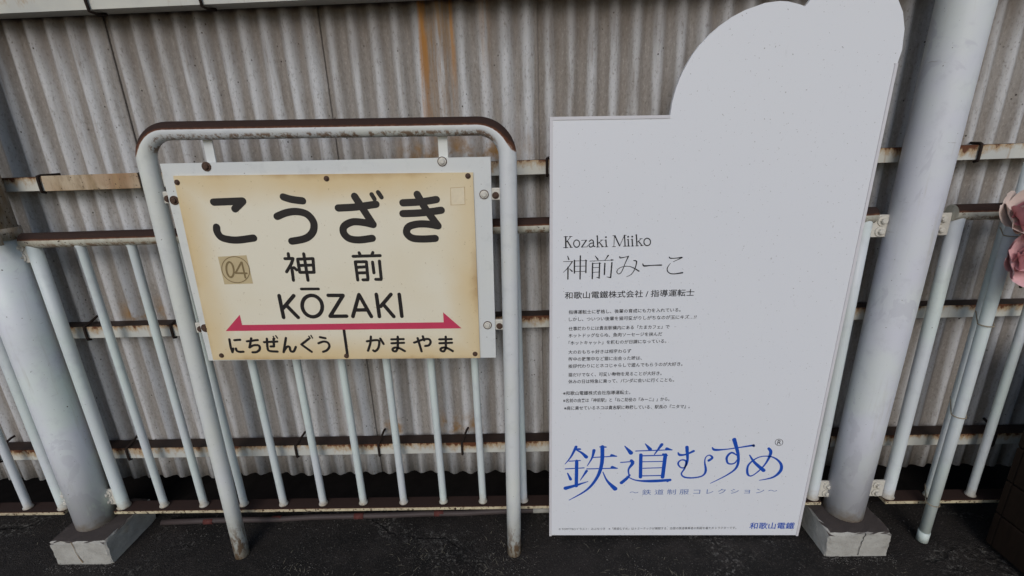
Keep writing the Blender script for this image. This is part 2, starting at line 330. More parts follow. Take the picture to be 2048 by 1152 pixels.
PRINT = {
  'num': [[[-331.1,1148.7,6.21],[-332.9,1139.3,6.22],[-336.2,1131.3,6.23],[-340.5,1126.0,6.24],[-345.1,1124.1,6.24],[-349.4,1126.1,6.24],[-352.6,1131.5,6.24],[-354.3,1139.5,6.23],[-354.3,1148.9,6.21],[-352.5,1158.3,6.2],[-349.2,1166.2,6.19],[-344.9,1171.4,6.18],[-340.3,1173.2,6.18],[-336.1,1171.3,6.18],[-332.8,1166.0,6.19],[-331.1,1158.1,6.2],[-331.1,1148.7,6.21]],[[-302.6,1172.0,5.76],[-326.9,1138.5,5.81]],[[-327.0,1137.6,5.81],[-292.0,1136.5,5.8]],[[-300.9,1172.0,5.76],[-298.8,1122.0,5.82]],[[-281.0,1148.2,2.48],[-282.4,1140.0,2.48],[-285.5,1132.0,2.49],[-290.1,1124.7,2.49],[-296.0,1118.3,2.5],[-303.1,1113.0,2.5],[-311.0,1109.1,2.5],[-319.5,1106.7,2.5],[-328.2,1106.0,2.51],[-336.8,1106.9,2.51],[-344.9,1109.4,2.5],[-352.2,1113.4,2.5],[-358.5,1118.8,2.5],[-363.4,1125.4,2.5],[-366.8,1132.8,2.49],[-368.7,1140.8,2.49],[-368.8,1149.0,2.49],[-367.2,1157.3,2.48],[-364.0,1165.2,2.48],[-359.4,1172.4,2.47],[-353.4,1178.7,2.47],[-346.4,1183.8,2.47],[-338.5,1187.6,2.46],[-330.2,1189.8,2.46],[-321.6,1190.6,2.46],[-313.2,1189.7,2.46],[-305.2,1187.2,2.46],[-298.0,1183.3,2.46],[-291.7,1178.1,2.47],[-286.8,1171.7,2.47],[-283.2,1164.4,2.47],[-281.3,1156.5,2.48],[-281.0,1148.2,2.48]]],
  'div': [[[-7.9,943.5,8.82],[-7.2,850.9,8.98]]],
  'arrow': [[-399.0,940.9],[-341.4,997.7],[-340.6,962.0],[319.6,966.8],[319.7,1001.3],[376.7,945.2]],
  'paper': [[-373.4,1190.7],[-282.2,1194.7],[-278.3,1102.5],[-370.7,1100.7]],
  'ghost': [[364.9,1391.3],[406.5,1393.6],[405.6,1342.5],[363.7,1341.5]],
  'ser': [[[-439.8,1208.4,4.77],[-438.6,1172.9,4.8]],[[-445.3,1208.5,2.09],[-433.6,1208.6,2.08]],[[-446.3,1173.0,2.1],[-431.8,1173.0,2.1]],[[-423.5,1208.7,2.08],[-438.6,1189.5,2.09]],[[-428.7,1208.8,2.08],[-419.3,1208.9,2.08]],[[-425.6,1173.5,2.1],[-417.6,1173.8,2.1]],[[-434.1,1193.9,4.18],[-421.8,1174.2,4.2]],[[-395.1,1185.5,3.29],[-395.5,1181.9,3.29],[-396.8,1178.6,3.29],[-398.8,1176.1,3.29],[-401.4,1174.4,3.3],[-404.3,1173.9,3.3],[-407.3,1174.5,3.3],[-410.0,1176.2,3.3],[-412.1,1178.9,3.29],[-413.5,1182.1,3.29],[-414.1,1185.8,3.29],[-413.7,1189.4,3.29],[-412.4,1192.6,3.28],[-410.4,1195.1,3.28],[-407.8,1196.8,3.28],[-404.9,1197.3,3.28],[-401.9,1196.7,3.28],[-399.3,1195.0,3.28],[-397.1,1192.4,3.28],[-395.7,1189.1,3.29],[-395.1,1185.5,3.29]],[[-389.4,1196.0,1.79],[-373.0,1196.5,1.79]],[[-388.9,1173.9,1.8],[-370.4,1174.6,1.8]],[[-370.4,1174.6,1.8],[-369.6,1179.0,1.79]],[[-373.8,1196.0,3.88],[-387.9,1174.4,3.89]],[[-364.5,1192.6,3.28],[-358.2,1196.8,3.28],[-352.6,1194.4,3.28],[-350.9,1188.1,3.28],[-350.3,1177.1,3.29],[-345.8,1175.5,3.29]],[[-351.2,1187.3,3.28],[-361.0,1185.4,3.28],[-365.1,1179.9,3.29],[-361.9,1174.3,3.29],[-355.7,1174.7,3.29],[-350.7,1179.7,3.29]],[[-339.5,1209.8,3.86],[-337.0,1173.9,3.89]],[[-311.8,1195.8,3.87],[-309.6,1174.5,3.88]],[[-241.3,1196.7,3.86],[-239.1,1175.4,3.88]],[[-228.7,1197.0,3.86],[-226.4,1175.5,3.87]],[[-216.2,1211.1,3.85],[-212.3,1175.7,3.87]],[[-253.6,1210.0,3.85],[-250.0,1175.1,3.88]],[[-284.1,1209.2,3.85],[-267.5,1176.3,3.88]],[[-312.4,1205.1,5.64],[-311.9,1205.1,5.64]],[[-242.2,1205.3,5.63],[-241.7,1205.3,5.63]],[[-229.4,1205.6,5.63],[-228.9,1205.6,5.63]],[[-342.7,1209.4,1.78],[-339.5,1209.8,1.78]],[[-341.5,1173.7,1.79],[-331.5,1173.8,1.79]],[[-324.4,1196.0,1.79],[-336.7,1185.1,1.79]],[[-329.1,1196.1,1.79],[-320.4,1196.2,1.79]],[[-325.8,1174.2,1.79],[-317.1,1174.6,1.79]],[[-315.5,1195.4,1.79],[-311.8,1196.1,1.79]],[[-314.1,1174.0,1.79],[-304.7,1174.4,1.79]],[[-285.6,1209.2,1.78],[-285.7,1174.3,1.79]],[[-267.4,1175.8,1.79],[-253.8,1210.0,1.78]],[[-290.6,1209.6,1.78],[-282.7,1209.7,1.78]],[[-255.6,1210.3,1.78],[-248.4,1210.4,1.78]],[[-290.5,1173.9,1.79],[-280.3,1174.0,1.79]],[[-255.5,1174.9,1.79],[-245.5,1175.0,1.79]],[[-244.9,1196.3,1.78],[-241.3,1197.0,1.78]],[[-243.5,1175.2,1.79],[-234.6,1175.3,1.79]],[[-232.4,1196.6,1.78],[-228.7,1197.3,1.78]],[[-230.6,1175.3,1.79],[-221.7,1175.4,1.79]],[[-219.3,1210.4,1.78],[-216.2,1211.1,1.77]],[[-216.8,1175.6,1.79],[-207.3,1175.7,1.79]],[[-200.4,1198.6,1.78],[-212.5,1186.9,1.78]],[[-204.8,1198.6,1.78],[-196.9,1198.8,1.78]],[[-200.9,1176.1,1.79],[-192.5,1176.4,1.79]],[[-332.6,1188.8,3.28],[-321.1,1174.4,3.29]],[[-208.3,1190.6,3.27],[-196.5,1176.3,3.28]],[[-170.2,1187.5,3.27],[-170.5,1183.8,3.27],[-171.7,1180.5,3.27],[-173.9,1177.9,3.27],[-176.7,1176.3,3.27],[-179.8,1175.7,3.27],[-183.1,1176.4,3.27],[-186.1,1178.1,3.27],[-188.6,1180.8,3.27],[-190.3,1184.1,3.27],[-191.0,1187.8,3.27],[-190.8,1191.5,3.26],[-189.5,1194.8,3.26],[-187.4,1197.4,3.26],[-184.6,1199.0,3.26],[-181.4,1199.5,3.26],[-178.2,1198.9,3.26],[-175.2,1197.2,3.26],[-172.7,1194.5,3.26],[-171.0,1191.2,3.26],[-170.2,1187.5,3.27]]],
  'min1': [[[-446.2,1126.8,1.85],[-417.2,1127.4,1.85]],[[-410.4,1128.6,1.85],[-371.9,1129.4,1.84]],[[-409.3,1110.9,1.85],[-373.1,1111.1,1.85]],[[-408.9,1093.0,1.86],[-372.6,1093.5,1.86]],[[-360.5,1127.4,1.84],[-284.7,1129.6,1.84]],[[-351.4,1119.4,1.85],[-327.5,1120.1,1.85]],[[-351.0,1105.3,1.85],[-329.0,1106.0,1.85]],[[-350.5,1089.5,1.86],[-328.5,1090.5,1.86]],[[-430.7,1108.1,4.33],[-430.6,1068.4,4.36]],[[-410.4,1130.7,4.31],[-409.6,1088.0,4.35]],[[-373.1,1129.4,4.31],[-372.5,1088.8,4.34]],[[-391.7,1145.2,4.29],[-390.8,1067.8,4.36]],[[-351.5,1120.5,4.31],[-351.1,1068.6,4.35]],[[-328.8,1120.1,4.31],[-328.8,1071.7,4.35]],[[-311.9,1119.4,4.31],[-312.2,1082.1,4.34]],[[-289.4,1121.6,4.3],[-291.2,1072.3,4.34]],[[-432.6,1145.0,2.56],[-428.6,1134.1,4.6]],[[-417.2,1126.9,3.73],[-430.7,1106.7,2.58],[-445.7,1090.9,1.42]],[[-426.1,1102.7,2.0],[-417.3,1094.2,4.63]],[[-344.0,1144.5,1.98],[-335.0,1132.7,4.88]],[[-302.2,1145.6,4.28],[-312.1,1129.8,1.7]],[[-291.5,1130.2,5.16],[-284.7,1130.1,1.98]],[[-328.2,1070.1,4.06],[-338.0,1072.9,1.42]],[[-291.2,1071.2,4.05],[-304.2,1073.8,1.42]],[[-374.4,1130.7,4.01],[-370.6,1129.1,2.57]],[[-329.6,1121.2,3.73],[-325.5,1119.6,2.28]],[[-265.2,1140.7,3.71],[-263.0,1136.8,3.71],[-250.6,1138.7,2.55],[-237.0,1141.6,2.55]],[[-237.5,1141.6,3.99],[-247.0,1118.4,2.56],[-255.7,1092.4,2.58],[-265.3,1083.0,2.58],[-272.0,1090.0,2.87],[-267.5,1100.4,2.28],[-251.5,1108.0,1.99],[-231.3,1107.7,2.28],[-213.2,1099.6,3.44],[-200.9,1091.6,4.32]],[[-219.4,1127.1,3.13],[-210.4,1123.6,4.0],[-214.5,1099.6,2.86],[-224.8,1081.4,2.29],[-239.5,1073.6,1.42]],[[-190.1,1116.3,2.56],[-184.9,1109.1,5.17],[-161.1,1110.4,3.14],[-129.8,1110.9,4.58]],[[-107.4,1137.5,2.83],[-102.8,1133.3,3.69],[-87.9,1133.1,2.54],[-66.9,1135.4,4.26]],[[-66.1,1134.8,4.26],[-77.5,1128.8,2.26],[-93.1,1121.3,1.4]],[[-101.4,1116.2,1.4],[-110.2,1100.7,2.85],[-106.6,1087.6,3.15],[-91.0,1080.8,3.15],[-59.8,1084.3,4.88]]],
  'lines': [["和歌山電鐵株式会社 / 指導運転士",-439.8,998.8,-15.0,1003.5,25.1],["指導運転士に昇格し、後輩の育成にも力を入れている。",-426.1,944.8,-54.3,949.0,14.5],["しかし、ついつい後輩を猫可愛がりしがちなのが玉にキズ…!?",-425.0,919.3,0.9,923.4,14.6],["仕事終わりには貴志駅構内にある「たまカフェ」で",-425.1,885.2,-86.2,888.8,14.8],["ホットドッグならぬ、魚肉ソーセージを挟んだ",-424.7,859.5,-108.6,862.4,15.0],["「ホットキャット」を頼むのが日課になっている。",-424.2,832.4,-92.5,836.1,15.1],["大のおもちゃ好きは相変わらず",-424.7,798.0,-209.4,800.4,15.3],["街中の散策中など猫に出会った時は、",-424.3,771.0,-171.4,773.6,15.5],["挨拶代わりにとネコじゃらしで遊んでもらうのが大好き。",-423.8,744.2,-30.1,749.1,15.6],["猫だけでなく、可愛い動物を見ることが大好き。",-423.2,710.6,-99.0,714.0,15.8],["休みの日は特急に乗って、パンダに会いに行くことも。",-422.8,684.0,-53.6,688.0,16.0],["※和歌山電鐵株式会社指導運転士。",-440.5,637.7,-203.2,639.9,16.3],["※名前の由来は「神前駅」と「ねこ助役の『みーこ』」から。",-440.1,608.3,-63.6,611.5,16.4],["※肩に乗せているネコは貴志駅に勤務している、駅長の『ニタマ』。",-436.0,577.2,10.7,581.4,16.6]],
  'sub': [["～ 鉄 道 制 服 コ レ ク シ ョ ン ～",-181.8,205.1,372.5,211.6,24.7]],
  'copy': [["© TOMYTEC/イラスト：みぶなつき　※「鉄道むすめ」はトミーテックが展開する、全国の鉄道事業者の制服を着たキャラクターです。",-449.7,36.2,241.4,41.9,12.5]],
  'corp': [["和歌山電鐵",291.8,41.8,463.7,42.3,32.1]],
  'reg': [["R",341.5,428.3,354.8,428.2,19.5]],
  'regc': [[[360.7,437.4,1.83],[360.7,433.0,1.83],[359.3,429.1,1.83],[356.7,426.0,1.83],[353.2,424.0,1.83],[349.1,423.3,1.83],[344.7,424.1,1.83],[340.6,426.1,1.83],[337.1,429.2,1.83],[334.6,433.2,1.83],[333.2,437.5,1.83],[333.3,441.9,1.83],[334.6,445.8,1.83],[337.2,448.9,1.82],[340.7,450.9,1.82],[344.8,451.5,1.82],[349.2,450.8,1.82],[353.3,448.8,1.82],[356.8,445.7,1.82],[359.3,441.7,1.83],[360.7,437.4,1.83]]],
  'big': [[[[-351.2,1358.7,22.19],[-262.3,1361.1,22.12]],[[-262.4,1360.3,22.12],[-290.6,1337.7,22.25]],[[-357.8,1283.2,22.55],[-359.0,1267.9,22.62],[-349.4,1251.6,22.7],[-324.5,1244.1,22.72],[-296.2,1242.9,22.7],[-249.7,1248.5,22.64]]],[[[-137.3,1371.5,21.99],[-114.8,1364.3,22.0],[-80.9,1359.3,22.01]],[[-165.9,1313.5,22.28],[-137.1,1324.2,22.21],[-104.7,1327.7,22.17],[-74.2,1319.5,22.19],[-57.7,1296.5,22.29],[-60.7,1270.7,22.42],[-76.1,1252.7,22.51],[-97.8,1242.9,22.57],[-133.0,1237.1,22.62]]],[[[23.9,1336.7,22.05],[78.6,1339.2,22.0],[139.1,1346.6,21.92]],[[77.2,1370.8,21.85],[94.4,1339.8,21.99],[124.1,1285.7,22.22]],[[124.1,1285.7,22.22],[93.1,1292.8,22.21],[61.4,1294.3,22.22],[35.2,1281.6,22.3],[30.7,1261.6,22.4],[45.4,1244.2,22.47],[75.0,1239.0,22.48],[116.9,1243.8,22.43]],[[128.9,1375.8,13.23],[136.0,1362.0,13.27]],[[148.9,1381.7,13.21],[157.6,1367.1,13.25]]],[[[220.0,1349.8,21.86],[275.7,1352.2,21.81],[320.8,1358.2,21.75]],[[217.3,1317.7,22.01],[273.2,1319.4,21.97],[333.7,1326.4,21.89]],[[264.8,1374.2,21.71],[287.7,1329.7,21.91],[321.0,1279.5,22.12]],[[321.0,1279.5,22.12],[286.6,1285.5,22.12],[254.9,1285.0,22.14],[230.4,1276.6,22.2],[224.2,1258.3,22.29],[239.7,1243.3,22.35],[271.4,1239.7,22.34],[310.2,1241.3,22.31]]]],
  'kan': [[[[-150.2,1198.4,9.78],[-150.4,1187.2,9.8]],[[-163.4,1182.3,9.82],[-137.9,1182.9,9.81]],[[-138.1,1182.1,9.81],[-146.5,1165.1,9.85],[-165.0,1139.9,9.9]],[[-146.3,1153.7,9.87],[-147.5,1112.1,9.96]],[[-139.3,1153.6,9.87],[-132.2,1146.0,9.88]],[[-123.6,1180.3,9.81],[-75.1,1181.9,9.79]],[[-123.6,1180.3,9.81],[-123.4,1139.1,9.89]],[[-75.2,1181.1,9.8],[-78.2,1137.9,9.88]],[[-122.6,1160.2,9.85],[-76.4,1161.4,9.84]],[[-122.7,1137.9,9.9],[-78.2,1137.9,9.88]],[[-101.8,1197.5,9.77],[-101.0,1111.7,9.94]]],[[[71.2,1199.0,9.72],[74.2,1189.9,9.73]],[[114.2,1199.4,9.7],[109.1,1189.6,9.73]],[[51.2,1187.7,9.75],[135.8,1189.3,9.72]],[[56.0,1169.4,9.78],[57.0,1111.1,9.9]],[[56.1,1170.2,9.78],[90.3,1170.3,9.77]],[[90.6,1169.0,9.77],[89.6,1114.3,9.88]],[[88.5,1111.7,9.89],[73.6,1111.8,9.89]],[[57.7,1152.6,9.82],[89.8,1154.0,9.8]],[[58.1,1134.5,9.85],[88.5,1135.1,9.84]],[[109.8,1168.8,9.77],[110.6,1134.4,9.84]],[[131.7,1172.0,9.75],[131.7,1115.6,9.87]],[[130.6,1112.6,9.88],[114.2,1113.2,9.88]]]],
  'rom': [[[[-201.7,1061.5,12.17],[-199.5,987.3,12.36]],[[-154.7,1061.1,12.16],[-196.1,1018.6,12.28]],[[-183.9,1028.7,12.25],[-151.8,986.9,12.34]]],[[[-127.0,1083.1,9.18],[-71.9,1083.0,9.16]],[[-67.8,1025.2,12.22],[-70.2,1013.9,12.25],[-75.5,1003.8,12.27],[-83.3,995.7,12.3],[-92.8,990.6,12.31],[-103.0,988.8,12.32],[-113.0,990.7,12.32],[-121.7,996.0,12.31],[-128.3,1004.2,12.29],[-132.1,1014.4,12.27],[-132.8,1025.7,12.24],[-130.2,1036.9,12.21],[-124.8,1046.9,12.18],[-117.0,1054.8,12.16],[-107.6,1059.8,12.15],[-97.5,1061.5,12.14],[-87.7,1059.7,12.14],[-79.1,1054.5,12.15],[-72.5,1046.5,12.17],[-68.6,1036.4,12.19],[-67.8,1025.2,12.22]]],[[[-43.6,1061.1,12.12],[3.6,1060.7,12.1]],[[3.6,1060.2,12.11],[-46.7,990.7,12.29]],[[-46.8,990.2,12.3],[6.7,990.3,12.28]]],[[[26.9,988.8,12.27],[55.2,1062.9,12.08]],[[55.2,1062.9,12.08],[86.9,988.3,12.25]],[[38.8,1011.0,12.21],[75.9,1011.2,12.2]]],[[[110.7,1063.3,12.06],[113.1,988.2,12.25]],[[157.3,1062.9,12.05],[120.8,1022.8,12.16]],[[129.1,1030.7,12.13],[159.5,987.8,12.23]]],[[[183.8,1062.7,12.04],[185.8,988.5,12.22]]]],
  'low': [[[[-392.8,911.4,8.15],[-393.9,885.0,8.2],[-391.7,865.0,8.23]],[[-391.7,865.0,8.23],[-386.2,878.3,8.21]],[[-376.3,908.2,8.16],[-357.2,909.8,8.15]],[[-377.2,878.3,8.2],[-376.2,870.7,8.22],[-368.0,866.2,8.22],[-354.4,866.6,8.22]]],[[[-335.4,904.0,8.15],[-298.7,908.6,8.14]],[[-319.2,914.4,8.13],[-331.0,882.0,8.19]],[[-331.0,882.0,8.19],[-314.4,889.8,8.17],[-298.3,888.0,8.17],[-298.3,874.7,8.19],[-309.8,865.5,8.21],[-324.0,864.2,8.21]]],[[[-278.9,900.6,8.15],[-234.6,902.5,8.13]],[[-267.4,912.8,8.12],[-270.7,882.1,8.17],[-266.8,869.2,8.19],[-239.8,866.4,8.19]],[[-245.2,912.2,8.12],[-248.4,885.9,8.16]],[[-248.6,885.0,8.16],[-259.6,885.1,8.17]],[[-244.9,920.9,4.46],[-241.1,912.2,4.47]],[[-235.9,923.4,4.46],[-231.7,914.7,4.46]]],[[[-203.6,915.4,8.11],[-219.7,864.1,8.19]],[[-218.4,867.2,8.19],[-206.0,883.0,8.16],[-197.0,883.0,8.16],[-195.3,868.4,8.18],[-185.3,867.0,8.18],[-175.8,882.9,8.15]]],[[[-128.4,911.5,8.09],[-155.7,891.5,8.13]],[[-155.7,891.5,8.13],[-125.5,864.9,8.17]],[[-127.0,921.0,4.44],[-123.2,914.0,4.45]],[[-119.3,924.0,4.44],[-115.4,914.4,4.45]]],[[[-90.3,917.3,8.08],[-72.7,913.3,8.08]],[[-98.2,895.6,8.11],[-80.4,901.6,8.1],[-66.8,897.1,8.1],[-63.7,884.0,8.12],[-73.2,870.8,8.15],[-87.1,864.7,8.16]]],[[[63.2,901.6,8.07],[95.9,905.7,8.05],[103.7,898.7,8.06],[97.8,876.9,8.1],[86.6,865.9,8.12],[80.4,869.0,8.11]],[[77.9,918.0,8.04],[73.9,895.4,8.07],[63.2,867.8,8.12]],[[108.1,910.9,8.04],[117.1,891.7,8.07]]],[[[144.5,908.0,8.04],[184.7,908.7,8.03]],[[143.6,894.1,8.06],[184.8,895.6,8.05]],[[166.2,917.4,8.02],[163.0,877.4,8.08]],[[163.0,876.5,8.08],[154.7,865.1,8.1],[145.3,868.7,8.1],[148.4,876.6,8.09],[163.9,878.3,8.08],[185.1,865.8,8.1]]],[[[218.6,895.9,8.04],[246.7,906.1,8.02],[266.9,908.1,8.01],[272.6,897.7,8.03],[266.2,886.4,8.04],[254.0,883.9,8.05]],[[248.4,918.2,8.0],[252.2,903.9,8.02]],[[231.1,911.8,8.01],[240.5,864.6,8.08]]],[[[302.1,907.1,8.0],[342.1,907.7,7.99]],[[301.6,893.2,8.03],[342.6,894.7,8.01]],[[323.4,916.4,7.98],[321.5,876.5,8.05]],[[321.5,875.6,8.05],[313.6,864.2,8.07],[304.1,867.8,8.07],[307.0,875.7,8.05],[322.4,877.3,8.05],[343.9,864.9,8.06]]]],
  'logo': [[[[-389.7,422.7,11.21],[-407.6,379.6,6.97],[-429.3,347.1,2.65]],[[-389.5,410.1,4.78],[-368.0,396.1,9.1],[-351.1,378.2,14.53]],[[-414.4,360.0,4.51],[-372.8,362.6,4.51]],[[-428.0,325.5,4.54],[-357.8,329.8,4.53]],[[-386.0,359.9,13.2],[-385.0,248.1,13.46]],[[-419.1,306.1,4.87],[-407.2,278.4,11.5]],[[-347.9,316.1,10.32],[-370.7,273.6,2.68]],[[-425.8,237.7,16.03],[-386.0,251.0,10.44],[-341.8,268.3,3.24]],[[-323.4,406.9,12.3],[-329.8,373.6,6.96],[-346.2,338.8,3.2]],[[-329.9,375.8,4.49],[-240.0,381.5,4.48]],[[-257.4,384.4,12.33],[-238.5,380.4,3.7]],[[-347.2,325.2,4.53],[-234.6,328.1,4.52]],[[-252.7,331.6,13.53],[-233.6,326.9,3.74]],[[-293.1,422.2,14.94],[-292.3,351.0,14.04],[-307.0,288.4,12.0],[-344.5,230.4,8.25],[-411.3,182.0,2.73]],[[-286.9,311.2,3.75],[-269.1,270.9,8.18],[-237.8,234.7,18.17]],[[-302.0,422.2,4.76],[-280.0,421.0,5.83]],[[-394.2,413.9,4.77],[-375.0,412.7,8.0]]],[[[-211.3,425.0,3.67],[-186.9,395.1,16.57]],[[-222.6,353.4,4.5],[-173.9,357.7,4.49]],[[-183.6,361.7,11.27],[-178.2,349.3,13.46],[-191.7,322.2,7.0],[-188.5,298.2,5.94]],[[-185.5,296.5,7.03],[-197.0,281.0,12.53],[-215.1,262.0,13.67]],[[-196.2,290.8,3.76],[-159.4,272.8,5.96],[-102.0,269.1,12.52],[-33.5,274.0,11.4]],[[-42.5,268.9,10.32],[-31.4,278.1,2.66]],[[-136.8,434.4,3.66],[-117.5,410.2,14.36]],[[-76.4,430.8,12.17],[-100.1,388.0,3.69]],[[-169.6,403.3,4.45],[-37.5,408.1,4.43]],[[-56.4,412.0,13.27],[-37.4,407.0,3.67]],[[-149.9,386.6,13.06],[-145.1,287.7,13.28]],[[-149.7,382.1,5.0],[-58.8,384.4,4.99]],[[-59.9,386.1,14.1],[-62.5,287.4,14.34]],[[-68.5,388.9,7.97],[-53.1,383.3,5.83]],[[-145.7,355.9,3.95],[-63.7,357.7,3.94]],[[-143.8,327.1,3.96],[-63.9,329.5,3.95]],[[-144.0,292.9,4.53],[-63.6,294.8,4.52]]],[[[-14.1,395.3,4.74],[-6.7,385.3,10.1],[15.4,387.4,6.88],[41.9,401.6,10.06]],[[16.2,418.7,13.23],[23.5,360.6,9.06],[16.8,331.4,5.87],[0.9,330.4,5.87],[-10.0,348.5,6.93],[0.8,363.0,5.84],[18.2,357.3,6.92],[16.3,326.9,6.96],[6.3,301.4,5.9],[21.0,285.9,7.0],[53.4,283.5,6.46],[85.5,292.5,6.44],[95.4,315.2,9.12],[87.5,354.7,5.3],[90.0,375.9,4.21],[102.2,383.6,5.27],[113.6,372.4,9.02],[101.9,360.2,10.12]]],[[[108.8,416.6,4.71],[120.0,406.6,10.03],[165.8,409.7,4.71],[251.3,424.5,7.85],[257.8,424.4,12.07]],[[183.9,450.4,15.2],[207.1,381.9,11.11],[207.8,331.7,9.06],[179.1,297.8,5.88],[118.5,257.9,2.66]],[[206.5,379.1,3.66],[181.5,394.2,7.91],[166.4,373.8,9.01],[174.1,347.6,6.9],[196.5,347.4,5.83],[207.9,368.0,3.67]]],[[[248.6,382.8,4.72],[270.5,351.0,10.09],[308.9,315.4,14.43]],[[313.7,411.6,9.97],[323.9,392.3,12.12],[312.7,348.0,7.41],[289.9,311.5,5.31],[265.5,290.6,5.33],[250.6,304.3,9.09],[251.1,342.7,7.43],[285.7,374.8,4.72],[332.0,374.6,5.24],[366.2,346.6,9.53],[371.2,314.0,12.27],[347.5,284.6,8.02],[299.2,271.0,2.64]]]],
}
def mat_wood():
    t = NT("dark_timber", .8, .2)
    g = t.noise(t.scale(t.pos, (3, 3, .35)), 22, 5, .6)
    t.col(t.mix(g, (0.008, 0.005, 0.0035), (0.026, 0.014, 0.008)))
    t.bump(g, .5, .002)
    return t.m
M['wood'] = mat_wood()

# ------------------------------------------------------------------ helpers: meshes and objects
COL = SC.collection
def link(o, parent=None, label=None, cat=None, group=None, kind=None):
    COL.objects.link(o)
    if parent is not None: o.parent = parent
    if label: o["label"] = label
    if cat: o["category"] = cat
    if group: o["group"] = group
    if kind: o["kind"] = kind
    return o
def empty(name, loc, label, cat, group=None, rot=(0, 0, 0)):
    o = bpy.data.objects.new(name, None)
    o.empty_display_size = .1
    o.location = loc; o.rotation_euler = rot
    return link(o, None, label, cat, group)
def mesh(name, verts, faces, mat, smooth=False):
    me = bpy.data.meshes.new(name)
    me.from_pydata([tuple(v) for v in verts], [], faces)
    me.materials.append(mat)
    if smooth:
        for p in me.polygons: p.use_smooth = True
    me.update()
    return me
def put(name, me, parent=None, loc=(0, 0, 0), rot=(0, 0, 0), **kw):
    o = bpy.data.objects.new(name, me)
    o.location = loc; o.rotation_euler = rot
    return link(o, parent, **kw)

def tube(path, r, seg=16, caps=True, radii=None):
    """sweep a circle along a polyline: returns verts, faces"""
    P = [Vector(p) for p in path]
    V, F = [], []
    up = None
    for i, p in enumerate(P):
        d = (P[min(i + 1, len(P) - 1)] - P[max(i - 1, 0)]).normalized()
        if up is None:
            up = Vector((0, 1, 0)) if abs(d.y) < .9 else Vector((1, 0, 0))
        a = (up - d * up.dot(d)).normalized(); b = d.cross(a); up = a
        rr = radii[i] if radii else r
        for k in range(seg):
            q = 2 * math.pi * k / seg
            V.append(p + a * (rr * math.cos(q)) + b * (rr * math.sin(q)))
    for i in range(len(P) - 1):
        for k in range(seg):
            k2 = (k + 1) % seg
            F.append((i * seg + k, i * seg + k2, (i + 1) * seg + k2, (i + 1) * seg + k))
    if caps:
        F.append(tuple(range(seg))[::-1])
        F.append(tuple((len(P) - 1) * seg + k for k in range(seg)))
    return V, F
def tube_mesh(name, path, r, mat, seg=16, radii=None):
    V, F = tube(path, r, seg, True, radii)
    me = mesh(name, V, F, mat)
    for p in me.polygons: p.use_smooth = len(p.vertices) == 4
    return me
def box_mesh(name, x0, x1, y0, y1, z0, z1, mat, bev=0.0, segs=2):
    bm = bmesh.new()
    bmesh.ops.create_cube(bm, size=1)
    bmesh.ops.scale(bm, vec=(x1 - x0, y1 - y0, z1 - z0), verts=bm.verts)
    bmesh.ops.translate(bm, vec=((x0 + x1) / 2, (y0 + y1) / 2, (z0 + z1) / 2), verts=bm.verts)
    if bev: bmesh.ops.bevel(bm, geom=list(bm.edges), offset=bev, segments=segs, affect='EDGES', profile=.5)
    me = bpy.data.meshes.new(name); bm.to_mesh(me); bm.free()
    me.materials.append(mat)
    return me
def rows(n): return [i / n for i in range(n + 1)]
def spline(pts, n=6):
    """Catmull-Rom through (x, z, w) points"""
    if len(pts) < 3: return [tuple(p) for p in pts]
    out = []
    for i in range(len(pts) - 1):
        p0, p1, p2, p3 = pts[max(i - 1, 0)], pts[i], pts[i + 1], pts[min(i + 2, len(pts) - 1)]
        for k in range(n):
            t = k / n
            out.append(tuple(.5 * (2 * b + (c - a) * t + (2 * a - 5 * b + 4 * c - d) * t * t + (3 * b - a - 3 * c + d) * t ** 3)
                             for a, b, c, d in zip(p0, p1, p2, p3)))
    out.append(tuple(pts[-1]))
    return out
def strokes_mesh(name, strokes, y, mat, step=0.00005, sharp=False):
    """flat printed lettering: each pen stroke a ribbon with round ends, printed 0.05 mm over the one before"""
    V, F = [], []
    for si, s in enumerate(strokes):
        p = [(a / 1000, b / 1000, w / 1000) for a, b, w in spline(s)]
        closed = len(p) > 8 and math.hypot(p[0][0] - p[-1][0], p[0][1] - p[-1][1]) < 1e-4
        yy = y - step * si
        L, Rr = [], []
        n = len(p)
        for i, (x, z, w) in enumerate(p):
            if closed: a, b = p[i - 1 if i else n - 2], p[i + 1 if i < n - 1 else 1]
            else: a, b = p[max(i - 1, 0)], p[min(i + 1, n - 1)]
            dx, dz = b[0] - a[0], b[1] - a[1]
            l = math.hypot(dx, dz) or 1e-9
            nx, nz = -dz / l * w / 2, dx / l * w / 2
            L.append((x + nx, yy, z + nz)); Rr.append((x - nx, yy, z - nz))
        o = len(V); V += L + Rr
        for i in range(n - 1): F.append((o + i, o + i + 1, o + n + i + 1, o + n + i))
        if not closed and not sharp:
            for e, sg in ((0, -1), (n - 1, 1)):
                x, z, w = p[e]
                a, b = (p[0], p[1]) if e == 0 else (p[-2], p[-1])
                th = math.atan2(b[1] - a[1], b[0] - a[0]) + (math.pi if e == 0 else 0)
                oo = len(V); m = 6
                for k in range(m + 1):
                    q = th - math.pi / 2 + math.pi * k / m
                    V.append((x + w / 2 * math.cos(q), yy, z + w / 2 * math.sin(q)))
                F.append(tuple(range(oo, oo + m + 1)))
    bm = bmesh.new()
    me = mesh(name, V, F, mat)
    bm.from_mesh(me)
    for f in bm.faces:
        f.normal_update()
        if f.normal.y > 0: f.normal_flip()
    bm.to_mesh(me); bm.free()
    return me
